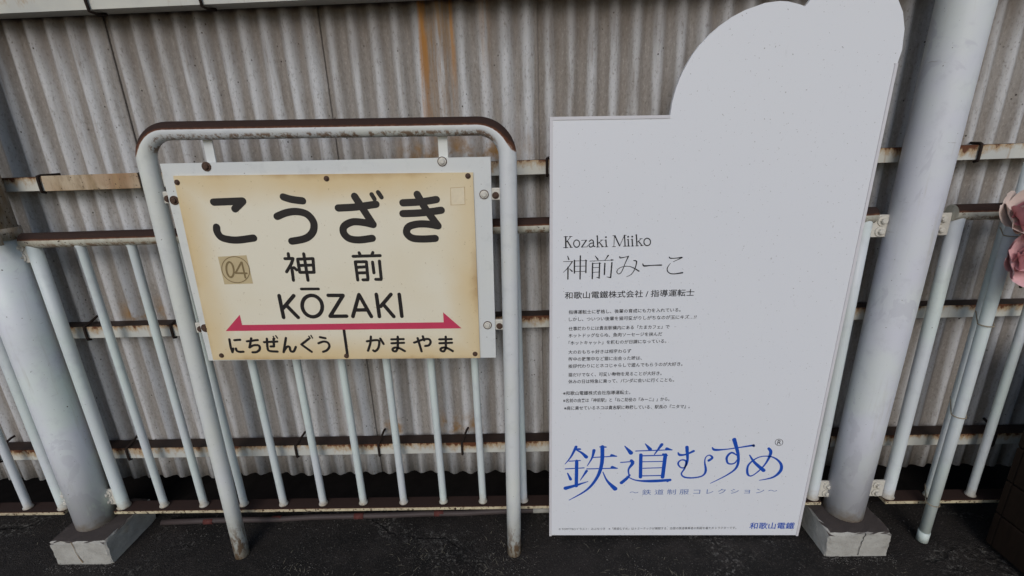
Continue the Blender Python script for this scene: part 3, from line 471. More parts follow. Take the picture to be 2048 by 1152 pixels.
def text_mesh(name, line, y, mat, thick=0.0):
    """one printed line set with the built-in font: (text, x0, z0, x1, z1, height) in millimetres"""
    body, x0, z0, x1, z1, h = line
    cu = bpy.data.curves.new(name, 'FONT')
    cu.body = body; cu.resolution_u = 2; cu.offset = thick
    ob = bpy.data.objects.new(name, cu); COL.objects.link(ob)
    dg = bpy.context.evaluated_depsgraph_get()
    me = bpy.data.meshes.new_from_object(ob.evaluated_get(dg))
    bpy.data.objects.remove(ob); bpy.data.curves.remove(cu)
    xs = [v.co.x for v in me.vertices]; ys = [v.co.y for v in me.vertices]
    ax, bx = min(xs), max(xs); ay, by = min(ys), max(ys)
    for v in me.vertices:
        u = (v.co.x - ax) / (bx - ax); w = (v.co.y - ay) / (by - ay)
        v.co = ((x0 + (x1 - x0) * u) / 1000, y, (z0 + (z1 - z0) * u + h * w) / 1000)
    bm = bmesh.new(); bm.from_mesh(me)
    for f in bm.faces:
        f.normal_update()
        if f.normal.y > 0: f.normal_flip()
    bm.to_mesh(me); bm.free()
    me.materials.clear(); me.materials.append(mat); me.name = name
    return me
def poly_mesh(name, pts, y, mat):
    return mesh(name, [(a / 1000, y, b / 1000) for a, b in pts], [tuple(range(len(pts)))], mat)
def prism(pts, y0, y1):
    """outline in x,z (counter-clockwise seen from the camera) extruded from y0 (front) to y1"""
    n = len(pts)
    V = [(x, y0, z) for x, z in pts] + [(x, y1, z) for x, z in pts]
    F = [tuple(range(n)), tuple(range(2 * n - 1, n - 1, -1))]
    F += [((i + 1) % n, i, n + i, n + (i + 1) % n) for i in range(n)]
    return V, F
def bolt_mesh(name, r, h, mat, hexa=True, dome=False):
    """bolt head with washer, axis along -y"""
    V, F = [], []
    def ring(rad, y, seg, ph=0):
        o = len(V)
        V.extend((rad * math.cos(2 * math.pi * k / seg + ph), y, rad * math.sin(2 * math.pi * k / seg + ph)) for k in range(seg))
        return list(range(o, o + seg))
    def bridge(a, b):
        n = len(a)
        for k in range(n): F.append((a[k], a[(k + 1) % n], b[(k + 1) % n], b[k]))
    w0 = ring(r * 1.75, 0, 18); w1 = ring(r * 1.7, -h * .25, 18); bridge(w0, w1); F.append(tuple(w1))
    seg = 6 if hexa else 14
    a = ring(r, -h * .25, seg); b = ring(r, -h * .85, seg); c = ring(r * .72, -h, seg); bridge(a, b); bridge(b, c); F.append(tuple(c))
    me = mesh(name, V, F, mat)
    bm = bmesh.new(); bm.from_mesh(me); bmesh.ops.recalc_face_normals(bm, faces=bm.faces); bm.to_mesh(me); bm.free()
    return me

# ------------------------------------------------------------------ the setting: platform ground, added light-blocking bank, canopy
xs = [-300, -60, -15, -6, -3.2] + [-2.9 + i * .05 for i in range(117)] + [3.2, 6, 15, 60, 300]
ys = [-300, -60, -15, -4, -.5, .3] + [.6 + i * .05 for i in range(30)] + [2.3, 2.6]
gv, gf = [], []
gr = random.Random(3)
for y in ys:
    for x in xs:
        near = abs(x) < 2.95 and .55 < y < 2.1
        z = 0.0
        if near:
            z = .0035 * math.sin(x * 5.1 + y * 3) * math.sin(y * 6.3 - x * 1.7) + gr.uniform(-.0012, .0012) - .004
        gv.append((x, y, z))
nx = len(xs)
for j in range(len(ys) - 1):
    for i in range(nx - 1):
        a = j * nx + i
        gf.append((a, a + 1, a + nx + 1, a + nx))
put("ground", mesh("ground", gv, gf, M['ground'], True), kind="structure")
# soil bank added behind the wall to block light from the back
bv, bf = [], []
prof = [(1.625, -.006), (1.66, .012), (1.9, .025), (2.1, .10), (2.3, .35), (2.6, 1.0), (3.0, 2.4), (3.6, 4.0), (9.0, 5.0)]
bxs = [-30] + [-4 + i * .2 for i in range(41)] + [30]
for (y, z) in prof:
    for x in bxs: bv.append((x, y, z + (gr.uniform(-.02, .03) if y > 1.7 else 0)))
for j in range(len(prof) - 1):
    for i in range(len(bxs) - 1):
        a = j * len(bxs) + i
        bf.append((a, a + 1, a + len(bxs) + 1, a + len(bxs)))
put("light_block_bank", mesh("light_block_bank", bv, bf, M['soil']), kind="structure")

CANOPY_FRONT = -0.55  # roof is out of view; front edge set by the light it lets onto the wall
cn = empty("platform_canopy", (0, 1.5, 2.62), "grey metal canopy roof over the platform, above the frame", "canopy")
put("roof_deck", box_mesh("roof_deck", -9, 9, CANOPY_FRONT, 1.25, 0.06, 0.10, mat_plain("canopy_deck", (.20, .19, .18), .8, .2)), cn)
for yy in (CANOPY_FRONT + .05, CANOPY_FRONT + .7):
    put("purlin", box_mesh("purlin", -9, 9, yy - .03, yy + .03, -.03, .058, M['paint_panel']), cn)

# ------------------------------------------------------------------ corrugated wall
PITCH_W, AMP, SHEET_Y = 0.0689, 0.0088, 1.62
wall = empty("corrugated_wall", (0, SHEET_Y, 0), "weathered grey corrugated fibre cement wall on white girts behind the railings", "wall")
def sheet_mesh(seed, z0, z1):
    rr = random.Random(seed)
    W, n, nz = PITCH_W * 10 + .035, 150, 14
    V, F = [], []
    ph = [rr.uniform(0, 6.28) for _ in range(4)]
    for side in (0, 1):
        for j in range(nz + 1):
            z = z0 + (z1 - z0) * j / nz
            for i in range(n + 1):
                u = i / n; x = W * u
                y = AMP * math.cos(2 * math.pi * (x / PITCH_W - .5)) * (1 + .05 * math.sin(x * 21 + ph[0]))
                y += .0085 * (.5 - u) + .0012 * math.sin(z * 2.1 + ph[1] + x * 4)
                zz = z
                if j == 0: zz += .003 * math.sin(x * 16 + ph[2]) + rr.uniform(-.0012, .0012)
                V.append((x, y - side * .0065, zz))
    m = n + 1; o = m * (nz + 1)
    for j in range(nz):
        for i in range(n):
            a = j * m + i
            F.append((a + 1, a, a + m, a + m + 1))
            F.append((o + a, o + a + 1, o + a + m + 1, o + a + m))
    for i in range(n): F.append((i, i + 1, o + i + 1, o + i))
    for j in range(nz):
        a = j * m; F.append((a, o + a, o + a + m, a + m))
        a = j * m + n; F.append((a + m, o + a + m, o + a, a))
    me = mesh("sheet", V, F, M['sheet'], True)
    return me
# local +y points to the platform: the sheets are turned round so that their crests face the camera
SEAMS = [-2.695, -2.006, -1.317, -0.628, 0.061, 0.750, 1.439, 2.128]
for i, s in enumerate(SEAMS):
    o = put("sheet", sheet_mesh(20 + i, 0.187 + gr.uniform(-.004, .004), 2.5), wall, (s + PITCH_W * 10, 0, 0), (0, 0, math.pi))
def girt_mesh(z0, z1, face=1.548, back=1.604, up=False):
    t = .005
    V, F = [], []
    def bx(x0, x1, y0, y1, a, b):
        o = len(V)
        V.extend([(x0, y0, a), (x1, y0, a), (x1, y1, a), (x0, y1, a), (x0, y0, b), (x1, y0, b), (x1, y1, b), (x0, y1, b)])
        F.extend([tuple(o + k for k in q) for q in ((3, 2, 1, 0), (4, 5, 6, 7), (0, 1, 5, 4), (1, 2, 6, 5), (2, 3, 7, 6), (3, 0, 4, 7))])
    x0, x1 = -3.2, 2.9
    bx(x0, x1, face - SHEET_Y, face + t - SHEET_Y, z0, z1)
    if up: bx(x0, x1, face + t - SHEET_Y, back - SHEET_Y, z0, z0 + t)
    else: bx(x0, x1, face + t - SHEET_Y, back - SHEET_Y, z1 - t, z1 - .0005)
    return mesh("girt", V, F, M['girt'])
GIRTS = [(0.337, 0.384, False, [-2.16, -1.62, -0.930, -0.597, -0.265, 1.16, 1.78]),
         (0.866, 0.911, False, [-2.2, -1.625, -1.30, 0.40, 1.30, 1.83]),
         (1.405, 1.450, False, [-1.98, -1.613, -1.263, 0.082, 1.447]),
         (1.931, 2.030, True, [-1.86, -1.287, -0.942, .35])]
for z0, z1, up, hooks in GIRTS:
    g = put("girt", girt_mesh(z0, z1, up=up), wall)
    for x in hooks:
        dx = random.uniform(.008, .022)
        if up:
            path = [(x, -.082, z1 + .03), (x, -.079, z0 + .02), (x + .002, -.078, z0 - .006), (x + .008, -.060, z0 - .009), (x + .014, -.03, z0 - .004)]
        else:
            path = [(x + dx * 1.3, -.010, z1 + (.026 if z1 < 1 else .005)), (x + dx, -.022, z1 + (.024 if z1 < 1 else .0045)), (x + .003, -.068, z1 + .0045), (x, -.0775, z1 + .002), (x, -.0785, z1 - .008),
                    (x, -.0785, z0 + .004), (x, -.077, z0 - .004), (x, -.066, z0 - .007)]
        put("hook_bolt", tube_mesh("hook_bolt", path, .0045, M['hook'], 8), g)
# lapped cover plate on the third girt, left
put("splice_plate", box_mesh("splice_plate", -1.60, -1.272, 1.541 - SHEET_Y, 1.5465 - SHEET_Y, 1.403, 1.453, mat_paint("splice_paint", (0.47, 0.38, 0.27), (0.30, 0.16, 0.075), speck=.60, dirt=.85, streak=True), .001, 1),
    wall, label="rust streaked splice plate on the girt")

# ------------------------------------------------------------------ steel columns on concrete footings
LEAN = .0162
def column(x, lab, mats, lean, zsplit=None):
    c = empty("steel_column", (x, 1.475, .103), lab, "column", "round white steel columns of the platform roof", (0, lean, 0))
    top = 2.5
    if zsplit:
        put("shaft", tube_mesh("shaft", [(0, 0, 0), (0, 0, .4), (0, 0, .8), (0, 0, zsplit)], .066, mats[0], 48), c)
        put("upper_shaft", tube_mesh("upper_shaft", [(0, 0, zsplit + .0005), (0, 0, 1.6), (0, 0, top)], .0658, mats[1], 48), c, label="grimy upper length of the column")
        col_ = put("collar", tube_mesh("collar", [(0, 0, zsplit - .012), (0, 0, zsplit + .026)], .073, mats[1], 48), c)
        put("clamp_lug", box_mesh("clamp_lug", .055, .100, -.083, -.060, zsplit - .02, zsplit + .032, mats[1], .002), col_)
        put("bolt", bolt_mesh("bolt", .009, .012, M['bolt']), col_, (.083, -.083, zsplit + .006))
        put("conduit", tube_mesh("conduit", [(-.012, -.075, zsplit + .03), (-.012, -.0735, 1.8), (-.012, -.0735, top)], .009, mats[1], 10), c)
    else:
        put("shaft", tube_mesh("shaft", [(0, 0, 0)] + [(0, 0, top * k / 6) for k in range(1, 7)], .066, mats[0], 48), c)
    return c
colL = column(-1.764, "thick white column left of the station name sign, grimy above its collar", (M['paint_col'], M['paint_dirty']), 0.004, 1.165)
colR = column(1.212, "plain lilac white column right of the display board", (M['paint_colr'],), LEAN)
def footing(x, lab, crack, w=.222):
    f = empty("concrete_footing", (x, 1.475, 0), lab, "footing", "square concrete footings under the columns")
    bm = bmesh.new()
    bmesh.ops.create_cube(bm, size=1)
    bmesh.ops.scale(bm, vec=(w, .23, .123), verts=bm.verts)
    bmesh.ops.translate(bm, vec=(0, 0, .0415), verts=bm.verts)
    bmesh.ops.subdivide_edges(bm, edges=list(bm.edges), cuts=9, use_grid_fill=True)
    bmesh.ops.bevel(bm, geom=[e for e in bm.edges if len(e.link_faces) == 2 and e.calc_face_angle(0) > 1], offset=.0045, segments=1, affect='EDGES')
    rr = random.Random(int(x * 100))
    for v in bm.verts:
        on = sum((abs(abs(v.co.x) - w / 2) < .008, abs(abs(v.co.y) - .115) < .008, abs(v.co.z - .103) < .008))
        v.co += Vector((rr.uniform(-1, 1), rr.uniform(-1, 1), rr.uniform(-1, 1))) * (.0007 if on < 2 else .002)
        if on == 3: v.co *= rr.uniform(.955, .995)
        elif on == 2 and rr.random() < .12: v.co -= Vector((v.co.x, v.co.y, .03)).normalized() * rr.uniform(.002, .006)
    me = bpy.data.meshes.new("block"); bm.to_mesh(me); bm.free(); me.materials.append(M['concrete'])
    put("block", me, f)
    y = -.1172
    cm = mat_plain("crack_dark", (.02, .018, .016), .9, .1) if crack else mat_plain("rust_run", (.24, .17, .10), .9, .1, .3)
    pts = [(x0, z, w0) for x0, z, w0 in crack] if crack else [(-18, 104, 3), (-15, 80, 2.2), (-16, 60, 1.6), (-10, 30, 3), (-3, 6, 5)]
    put("crack" if crack else "rust_stain", strokes_mesh("crack", [[p_ for p_ in pts[i:i + 2]] for i in range(len(pts) - 1)], y, cm), f)
    return f
footing(-1.744, "concrete block footing under the left column with a faint rust run", None)
footing(1.204, "cracked concrete block footing under the right column", [(14, 103, 3), (16, 96, 2), (9, 84, 2.5), (12, 76, 1.6), (6, 62, 2.2), (8, 50, 1.4), (4, 34, 2), (5, 18, 1.6), (4, 4, 3)], .226)

# ------------------------------------------------------------------ railings between the columns
RZ, RR, BR, KF = 1.2466, .0258, .0137, 1.01356
def bracket(parent, x, z, mat=None):
    """flat cleat with two bolts joining a railing to a column"""
    b = put("bracket", box_mesh("bracket", x - .026, x + .026, -.006, .002, z - .036, z + .036, M['bolt_white'], .0015), parent)
    for dz in (-.017, .017):
        put("bolt", bolt_mesh("bolt", .0095, .014, M['bolt_white']), b, (x + random.uniform(-.003, .003), -.0065, z + dz))
    return b
def railing(x0, x1, posts, bars, brs, lab):
    x0, x1 = x0 * KF, x1 * KF
    posts, bars, brs = [x * KF for x in posts], [x * KF for x in bars], [(x * KF, 1.5 + (z - 1.5) * KF) for x, z in brs]
    cx = (x0 + x1) / 2
    r = empty("railing", (cx, 1.495, 0), lab, "railing", "white pipe railings between the columns")
    n = max(2, int((x1 - x0) / .1))
    put("top_rail", tube_mesh("top_rail", [(x0 - cx + (x1 - x0) * k / n, 0, RZ) for k in range(n + 1)], RR, M['paint_rail'], 24), r)
    put("bottom_rail", box_mesh("bottom_rail", x0 - cx, x1 - cx, -.027, .031, .132, .146, M['paint_lip'], .001, 1), r)
    pm = None
    for x in posts:
        if pm is None: pm = tube_mesh("end_post", [(0, 0, .1465), (0, 0, .150), (0, 0, .156), (0, 0, .5), (0, 0, .9), (0, 0, RZ - .012)], .0205, M['paint_bar'], 20, [.0235, .0245, .0205, .0205, .0205, .0205])
        put("end_post", pm, r, (x - cx, 0, 0))
    bmh = tube_mesh("baluster", [(0, 0, .1465), (0, 0, .149), (0, 0, .153), (0, 0, .157), (0, 0, .2), (0, 0, .5), (0, 0, .9), (0, 0, RZ - .032), (0, 0, RZ - .024), (0, 0, RZ - .015)], BR, M['paint_bar'], 14,
                    [BR + .0025, BR + .0042, BR + .0030, BR, BR, BR, BR, BR, BR + .0028, BR + .004])
    for x in bars:
        put("baluster", bmh, r, (x - cx, random.uniform(-.001, .001), 0), (random.uniform(-.003, .003), random.uniform(-.005, .005), random.uniform(0, 6.28)))
    for x, z in brs: bracket(r, x - cx, z)
    return r
mid = [-1.467, -1.305, -1.142, -.981, -.822, -.662, -.501, -.343, -.187, -.026] + [.134 + .16 * k for k in range(6)]
railing(-1.655, 1.105, [-1.633, 1.083], mid, [(-1.678, 1.212), (-1.678, .215), (1.130, 1.215), (1.130, .205)], "long middle railing behind the name sign and the display board")
railing(-3.1, -1.86, [-1.878], [-2.03 - .16 * k for k in range(6)], [(-1.850, 1.212), (-1.850, .215)], "railing at the far left, beyond the thick column")
railing(1.345, 2.6, [1.367], [1.521 + .157 * k for k in range(6)], [(1.318, 1.215), (1.318, .205)], "railing at the far right with the pipe wired to it")

# ------------------------------------------------------------------ station name sign
sign = empty("station_name_sign", (-.603, 1.395, 0), "station name sign, cream plate with black lettering on a rust topped white pipe frame", "sign", None, (0, R(1.1), 0))
LX, TZ, BRAD = .535, 1.563, .085
path = [(-LX, 0, -.03), (-LX, 0, .3), (-LX, 0, .7), (-LX, 0, 1.1), (-LX, 0, TZ - BRAD)]
path += [(-LX + BRAD - BRAD * math.cos(a), 0, TZ - BRAD + BRAD * math.sin(a)) for a in [math.pi / 2 * k / 12 for k in range(1, 13)]]
path += [(-LX + BRAD + (2 * LX - 2 * BRAD) * k / 10, 0, TZ) for k in range(1, 10)]
path += [(LX - BRAD + BRAD * math.sin(a), 0, TZ - BRAD + BRAD * math.cos(a)) for a in [math.pi / 2 * k / 12 for k in range(0, 13)]]
path += [(LX, 0, 1.1), (LX, 0, .7), (LX, 0, .3), (LX, 0, -.03)]
put("pipe_frame", tube_mesh("pipe_frame", path, .0262, M['paint_sign'], 32), sign)
panel_o = [(-.482, .832), (.485, .838), (.485, 1.478), (-.492, 1.472)]
V, F = prism(panel_o, -.010, .012)
put("backing_panel", mesh("backing_panel", V, F, M['paint_panel']), sign)
plate_o = [(-.463, .837), (.433, .839), (.433, 1.435), (-.457, 1.437)]
V, F = prism(plate_o, -.015, -.0105)
put("face_plate", mesh("face_plate", V, F, M['plate']), sign)
for x, z in ((-.355, 1.462), (.345, 1.467)):
    put("strap", box_mesh("strap", x - .014 + (.004 if x < 0 else 0), x + .014 + (.004 if x < 0 else 0), -.0125 + .024, -.0125 + .029, z - .06, TZ - .02, M['paint_panel'], .0008, 1), sign)
for x, z, m in ((-.354, 1.462, 'bolt'), (.344, 1.467, 'bolt_white'), (-.473, 1.365, 'bolt'), (.463, 1.371, 'bolt_white'), (-.468, .950, 'bolt'), (.461, .954, 'bolt_white')):
    b = put("bolt", bolt_mesh("bolt", .0075, .008, M[m], hexa=False), sign, (x, -.0102 if abs(x) < .455 else -.0105, z))
    put("bolt_recess_ring", tube_mesh("ring", [(.0125 * math.cos(a), -.0009, .0125 * math.sin(a)) for a in [2 * math.pi * k / 18 for k in range(19)]], .0016, M['bolt'], 6), b)
for x, z in ((-.449, 1.418), (0.0, 1.423), (.418, 1.425), (-.431, .853), (-.011, .849), (.417, .854)):
    put("screw", bolt_mesh("screw", .0048, .005, M['bolt'], hexa=False), sign, (x, -.0151, z))
for x, z in ((-.497, 1.373), (-.490, .948), (.497, 1.371), (.499, .952)):
    c = put("side_clip", box_mesh("side_clip", x - .016, x + .016, -.004, .006, z - .018, z + .018, M['bolt_white'], .003), sign)
    put("bolt", bolt_mesh("bolt", .006, .008, M['bolt']), c, (x, -.0045, z - .004))
YP = -.0155
for nm, key in (("kana_character", 'big'), ("kanji_character", 'kan'), ("roman_letter", 'rom'), ("small_kana_character", 'low')):
    for g in PRINT[key]:
        put(nm, strokes_mesh(nm, g, YP, M['ink']), sign)
put("divider_line", strokes_mesh("divider_line", PRINT['div'], YP - .0008, M['ink'], sharp=True), sign)
put("direction_arrow", poly_mesh("direction_arrow", PRINT['arrow'][::-1], YP, M['red']), sign, label="red double headed direction arrow")
st = put("number_sticker", poly_mesh("number_sticker", PRINT['paper'][::-1], YP, M['paper']), sign, label="yellowed tape square with a circled number")
put("number", strokes_mesh("number", PRINT['num'], YP - .0004, M['pencil']), st)
put("glue_mark", poly_mesh("glue_mark", PRINT['ghost'][::-1], YP, M['ghost']), sign, label="faint square left by a removed sticker")
gq = PRINT['ghost'] + PRINT['ghost'][:1]
put("glue_outline", strokes_mesh("glue_outline", [[(*gq[k], 1.6 + .5 * (k % 2)), (*gq[k + 1], 1.2)] for k in range(4)], YP - .0003, mat_plain("glue_edge", (.50, .36, .20), .7, .1, .35, 90)), sign)

# ------------------------------------------------------------------ display board (its printed figure is left out)
board = empty("display_board", (.557, 1.45, 0), "tall white cut-out display board with blue title lettering, leaning on the railing", "display board", None, (0, R(.8), 0))
corner = [(-.484, .012), (.483, .012), (.488, 1.69), (.493, 1.723), (.488, 1.776), (.474, 1.818), (.447, 1.860), (.425, 1.880), (.396, 1.895), (.356, 1.905), (.314, 1.907), (.280, 1.898),
          (.252, 1.884), (.223, 1.860), (.206, 1.838), (.192, 1.843), (.160, 1.851), (.136, 1.853), (.096, 1.849), (.044, 1.833), (.012, 1.818), (-.020, 1.797),
          (-.047, 1.775), (-.071, 1.750), (-.090, 1.724), (-.105, 1.697), (-.118, 1.668), (-.128, 1.638), (-.136, 1.600), (-.139, 1.563), (-.492, 1.565)]
sm = []
for i, q in enumerate(corner):
    sm.append(q)
V, F = prism(sm, 0, .013)
put("panel", mesh("panel", V, F, M['board']), board)
def strip(a, b, w, nm="edge_trim"):
    ax, az = a; bx_, bz = b
    L = math.hypot(bx_ - ax, bz - az); ux, uz = (bx_ - ax) / L, (bz - az) / L; px, pz = -uz * w, ux * w
    V, F = prism([(ax, az), (bx_, bz), (bx_ + px, bz + pz), (ax + px, az + pz)], -.0022, .0145)
    put(nm, mesh(nm, V, F, M['board_edge']), board)
strip((-.492, 1.5675), (-.4865, .0095), .009)
strip((-.1385, 1.5655), (-.482, 1.5675), .009)
strip((.4845, .0095), (.4895, 1.69), .009)
for i, ln in enumerate(PRINT['lines']):
    put("caption_line" if i else "company_line", text_mesh("caption_line", ln, -.0004, M['black_print'], .010 if i == 0 else .012), board, kind="stuff")
put("name_letters", strokes_mesh("name_letters", PRINT['ser'], -.0004, M['black_print'], .00002), board, kind="stuff")
put("name_kanji", strokes_mesh("name_kanji", PRINT['min1'], -.0004, M['black_print'], .00002), board, kind="stuff")
for g in PRINT['logo']:
    put("title_character", strokes_mesh("title_character", g, -.0004, M['blue_print'], .00002), board)
put("subtitle_line", text_mesh("subtitle_line", PRINT['sub'][0], -.0004, mat_plain("pale_blue_print", (.10, .16, .38), .45, .3), .0), board, kind="stuff")
put("copyright_line", text_mesh("copyright_line", PRINT['copy'][0], -.0004, M['black_print'], .0), board, kind="stuff")
put("company_name", text_mesh("company_name", PRINT['corp'][0], -.0004, M['blue_print'], .012), board)
rg = put("registered_mark", strokes_mesh("registered_mark", PRINT['regc'], -.0004, M['black_print']), board)
put("mark_letter", text_mesh("mark_letter", PRINT['reg'][0], -.0004, M['black_print']), rg)

# ------------------------------------------------------------------ loose pole on the ground behind the railing
pl = empty("banded_pole", (-.75, 1.566, .014), "long thin grey pole with red bands lying on the ground under the railing", "pole", None, (0, 0, R(1.6)))
pr = random.Random(5)
put("pole_shaft", tube_mesh("pole_shaft", [(-.82 + .16 * k, pr.uniform(-.003, .003), pr.uniform(-.001, .002)) for k in range(11)] + [(.86, 0, 0)], .0115, mat_plain("grey_pole", (.06, .046, .045), .6, .3, .3, 12), 14), pl)
for x in (-.62, -.33, .02, .36):
    put("red_band", tube_mesh("red_band", [(x - .02, 0, 0), (x + .02, 0, .0005)], .0125, mat_plain("faded_red", (.10, .032, .028), .7, .2, .3, 60), 14), pl)
put("pale_end", tube_mesh("pale_end", [(.76, 0, 0), (.852, 0, 0)], .0125, mat_plain("pale_sleeve", (.34, .33, .30), .6, .3), 14), pl)

# ------------------------------------------------------------------ white pipe wired to the right railing
pp = empty("tied_pipe", (1.495, 1.425, 0), "thin pale pipe standing on the ground, wired to the right railing", "pipe", None, (0, .004, 0))
put("pipe", tube_mesh("pipe", [(0, 0, 0), (0, 0, .5), (0, .004, 1.0), (.002, .008, 1.4)], .0172, M['paint_pipe'], 18), pp)
put("pipe_cap", tube_mesh("pipe_cap", [(0, 0, .001), (0, 0, .045)], .0186, M['paint_pipe'], 18), pp)
def tie(z, tilt):
    """wire loop drawn round the pipe and the baluster behind it"""
    ax, ay, bx_, by = 0.0, 0.0, .047, .070
    L = math.hypot(bx_, by); ang = math.atan2(by, bx_); pts = []
    for k in range(13):
        a = ang + math.pi / 2 + math.pi * k / 12
        pts.append((ax + .0195 * math.cos(a), ay + .0195 * math.sin(a), z + tilt))
    for k in range(13):
        a = ang - math.pi / 2 + math.pi * k / 12
        pts.append((bx_ + .0160 * math.cos(a), by + .0160 * math.sin(a), z - tilt))
    pts.append(pts[0])
    put("wire_tie", tube_mesh("wire_tie", pts, .0018, M['rope'], 6), pp)
for z, t_ in ((.182, -.008), (.56, -.012), (.90, -.012), (1.19, -.008)): tie(z, t_)

# ------------------------------------------------------------------ bunch of artificial flowers hung at the right edge
fl = empty("flower_bunch", (1.490, 1.375, 1.03), "faded pink and cream cloth flowers hung on the right railing", "flowers")
petal_cols = {'pink': mat_plain("pink_petal", (.70, .42, .43), .75, .15, .3, 18), 'rose': mat_plain("rose_petal", (.56, .26, .29), .75, .15, .3, 18),
              'cream': mat_plain("cream_petal", (.66, .54, .48), .75, .15, .25, 18)}
fr = random.Random(11)
def petal(size, curl):
    V, F = [], []
    n, m = 6, 6
    for j in range(m + 1):
        v = j / m
        wid = size * .55 * math.sin(math.pi * min(1, .12 + v * .80)) ** .7
        for i in range(n + 1):
            u = i / n * 2 - 1
            V.append((u * wid + .05 * size * math.sin(v * 7 + u * 3), size * v * math.cos(curl * v) + .1 * size * u * u, size * v * math.sin(curl * v) + .16 * size * u * u * v + .035 * size * math.sin(u * 5 + v * 4)))
    for j in range(m):
        for i in range(n):
            a = j * (n + 1) + i; F.append((a, a + 1, a + n + 2, a + n + 1))
    return V, F
def flower(c, r, kind, face):
    f = put("flower_centre", tube_mesh("flower_centre", [(0, 0, -.004), (0, 0, .006), (0, 0, .012)], .008, petal_cols['rose'], 10, [.006, .009, .003]), fl, c, face)
    for layer, (cnt, sz, cu) in enumerate(((5, .55, 1.35), (6, .8, .95), (7, 1.0, .45))):
        for k in range(cnt):
            V, F = petal(r * sz * fr.uniform(.85, 1.12), cu + fr.uniform(-.2, .2))
            a = 2 * math.pi * (k + .37 * layer) / cnt + fr.uniform(-.2, .2)
            me = mesh("petal", V, F, petal_cols[kind if fr.random() < .8 else 'rose'], True)
            put("petal", me, f, (0, 0, .002 * (2 - layer)), (0, 0, a))
flower((-.030, -.04, .095), .075, 'pink', (R(75), R(-25), 0))
flower((.030, -.05, .060), .085, 'pink', (R(95), R(10), 0))
flower((-.045, -.02, .215), .085, 'cream', (R(60), R(-15), 0))
flower((.075, -.05, .150), .075, 'pink', (R(80), R(25), 0))
leaf_m = mat_plain("cloth_leaf", (.09, .10, .05), .7, .2, .3, 20)
for k in range(7):
    V, F = petal(.09, .5)
    put("leaf", mesh("leaf", V, F, leaf_m, True), fl, (.04 + fr.uniform(-.02, .05), .0, .12 + fr.uniform(-.07, .08)), (R(fr.uniform(30, 140)), R(fr.uniform(-60, 60)), R(fr.uniform(0, 360))))
put("stem", tube_mesh("stem", [(.02, .0, .2), (.03, .01, .05), (.05, .02, .02), (.06, .03, -.01)], .004, leaf_m, 8), fl)
put("wire", tube_mesh("wire", [(.02, -.02, .205), (-.03, .02, .21), (-.085, .03, .206), (-.10, .06, .207)], .0015, M['rope'], 6), fl)

# ------------------------------------------------------------------ dark timber planter at the right edge
px0, px1, py0, py1, ptop = 1.70, 2.25, 1.02, 1.40, .86
pb = empty("timber_planter", ((px0 + px1) / 2, (py0 + py1) / 2, 0), "dark brown timber planter box standing at the right edge", "planter")
cxp, cyp = (px0 + px1) / 2, (py0 + py1) / 2
nb = 6
for k in range(nb):
    za, zb = .02 + (ptop - .02) * k / nb, .02 + (ptop - .02) * (k + 1) / nb - .006
    for nm, (a, b, c, d) in (("board", (px0, px0 + .022, py0 + .024, py1 - .024)), ("board", (px1 - .022, px1, py0 + .024, py1 - .024)),
                             ("board", (px0 + .001, px1 - .001, py0, py0 + .022)), ("board", (px0 + .001, px1 - .001, py1 - .022, py1))):
        put(nm, box_mesh("board", a - cxp, b - cxp, c - cyp, d - cyp, za, zb, M['wood'], .003, 1), pb)
for a in (px0 + .05, px1 - .05):
    for b in (py0 + .05, py1 - .05):
        put("corner_post", box_mesh("corner_post", a - .026 - cxp, a + .026 - cxp, b - .026 - cyp, b + .026 - cyp, 0, ptop - .01, M['wood'], .003, 1), pb)
put("planter_soil", box_mesh("planter_soil", px0 + .026 - cxp, px1 - .026 - cxp, py0 + .028 - cyp, py1 - .028 - cyp, .5, ptop - .07, M['soil']), pb)

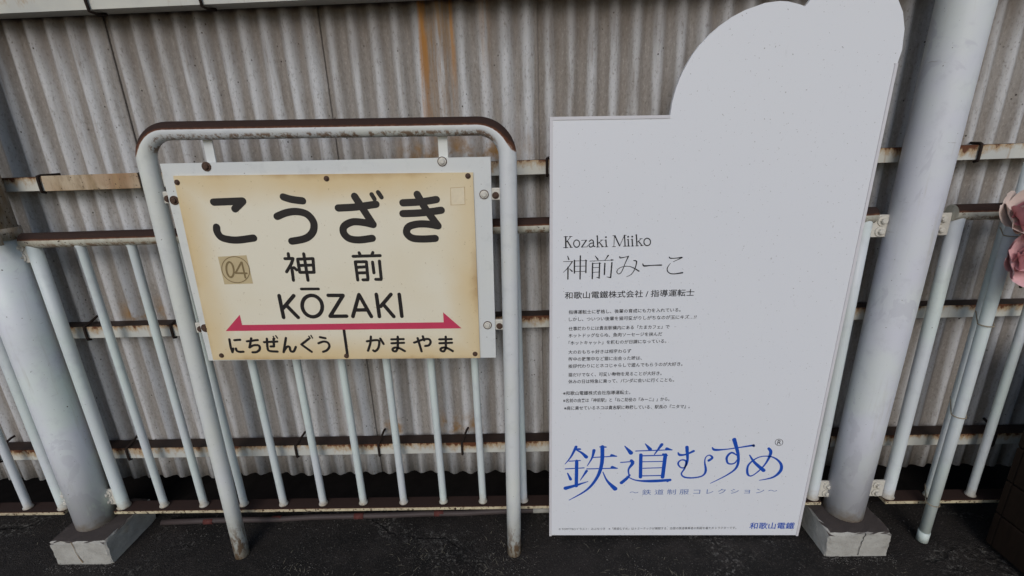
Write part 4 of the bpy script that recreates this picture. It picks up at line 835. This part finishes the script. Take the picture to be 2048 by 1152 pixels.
# ------------------------------------------------------------------ grit, crumbs and dry stalks on the asphalt
V, F = [], []
sr = random.Random(9)
def pebble(x, y, s):
    o = len(V)
    for dx, dy, dz in ((1, 0, 0), (-.5, .87, 0), (-.5, -.87, 0), (0, 0, .8)):
        V.append((x + s * dx * sr.uniform(.6, 1.2), y + s * dy * sr.uniform(.6, 1.2), -.002 + s * dz * sr.uniform(.5, 1)))
    F.extend([(o, o + 1, o + 3), (o + 1, o + 2, o + 3), (o + 2, o, o + 3)])
lines = [((-.5, 1.40), (.02, 1.18)), ((-.15, 1.42), (.1, 1.10)), ((-1.0, 1.35), (-.45, 1.15)), ((.3, 1.3), (.9, 1.12)), ((1.2, 1.25), (1.7, 1.05)), ((-.9, 1.12), (-.1, 1.05))]
for k in range(5200):
    q_ = sr.random()
    if q_ < .2:
        fx, fw = sr.choice(((-1.744, .13), (1.204, .13), (-.6, 1.0), (.55, .5)))
        x, y = fx + sr.uniform(-fw, fw), (1.345 + sr.gauss(0, .012)) if fw < .2 else 1.52 + sr.gauss(0, .03)
    elif q_ < .6:
        (xa, ya), (xb, yb) = sr.choice(lines); t_ = sr.random()
        x, y = xa + (xb - xa) * t_ + sr.gauss(0, .05), ya + (yb - ya) * t_ + sr.gauss(0, .035)
    else:
        x, y = sr.uniform(-2.3, 2.2), sr.uniform(.85, 1.75)
    pebble(x, y, sr.choice((.0012, .0016, .002, .003)) * sr.uniform(.8, 1.3))
put("grit", mesh("grit", V, F, mat_plain("grit", (.13, .12, .11), .9, .2, .6, 90)), kind="stuff", label="pale grit and crumbs scattered on the asphalt")
V, F = [], []
for k in range(420):
    (xa, ya), (xb, yb) = sr.choice(lines); t_ = sr.random()
    x, y = xa + (xb - xa) * t_ + sr.gauss(0, .05), ya + (yb - ya) * t_ + sr.gauss(0, .04)
    if sr.random() < .25: x, y = sr.uniform(-2.3, 2.2), sr.uniform(.95, 1.7)
    a = sr.uniform(0, 6.28); l = sr.uniform(.008, .035); w = .0007
    c_, s_ = math.cos(a), math.sin(a); o = len(V); h = sr.uniform(.001, .006)
    V.extend([(x - s_ * w, y + c_ * w, .0), (x + s_ * w, y - c_ * w, .0), (x + c_ * l * .5 + s_ * w, y + s_ * l * .5 - c_ * w, h), (x + c_ * l * .5 - s_ * w, y + s_ * l * .5 + c_ * w, h), (x + c_ * l, y + s_ * l, .001)])
    F.extend([(o, o + 1, o + 2, o + 3), (o + 3, o + 2, o + 4)])
put("dry_grass", mesh("dry_grass", V, F, mat_plain("dry_stalk", (.19, .17, .13), .9, .1, .4, 60)), kind="stuff", label="dry stalks caught in the asphalt cracks")
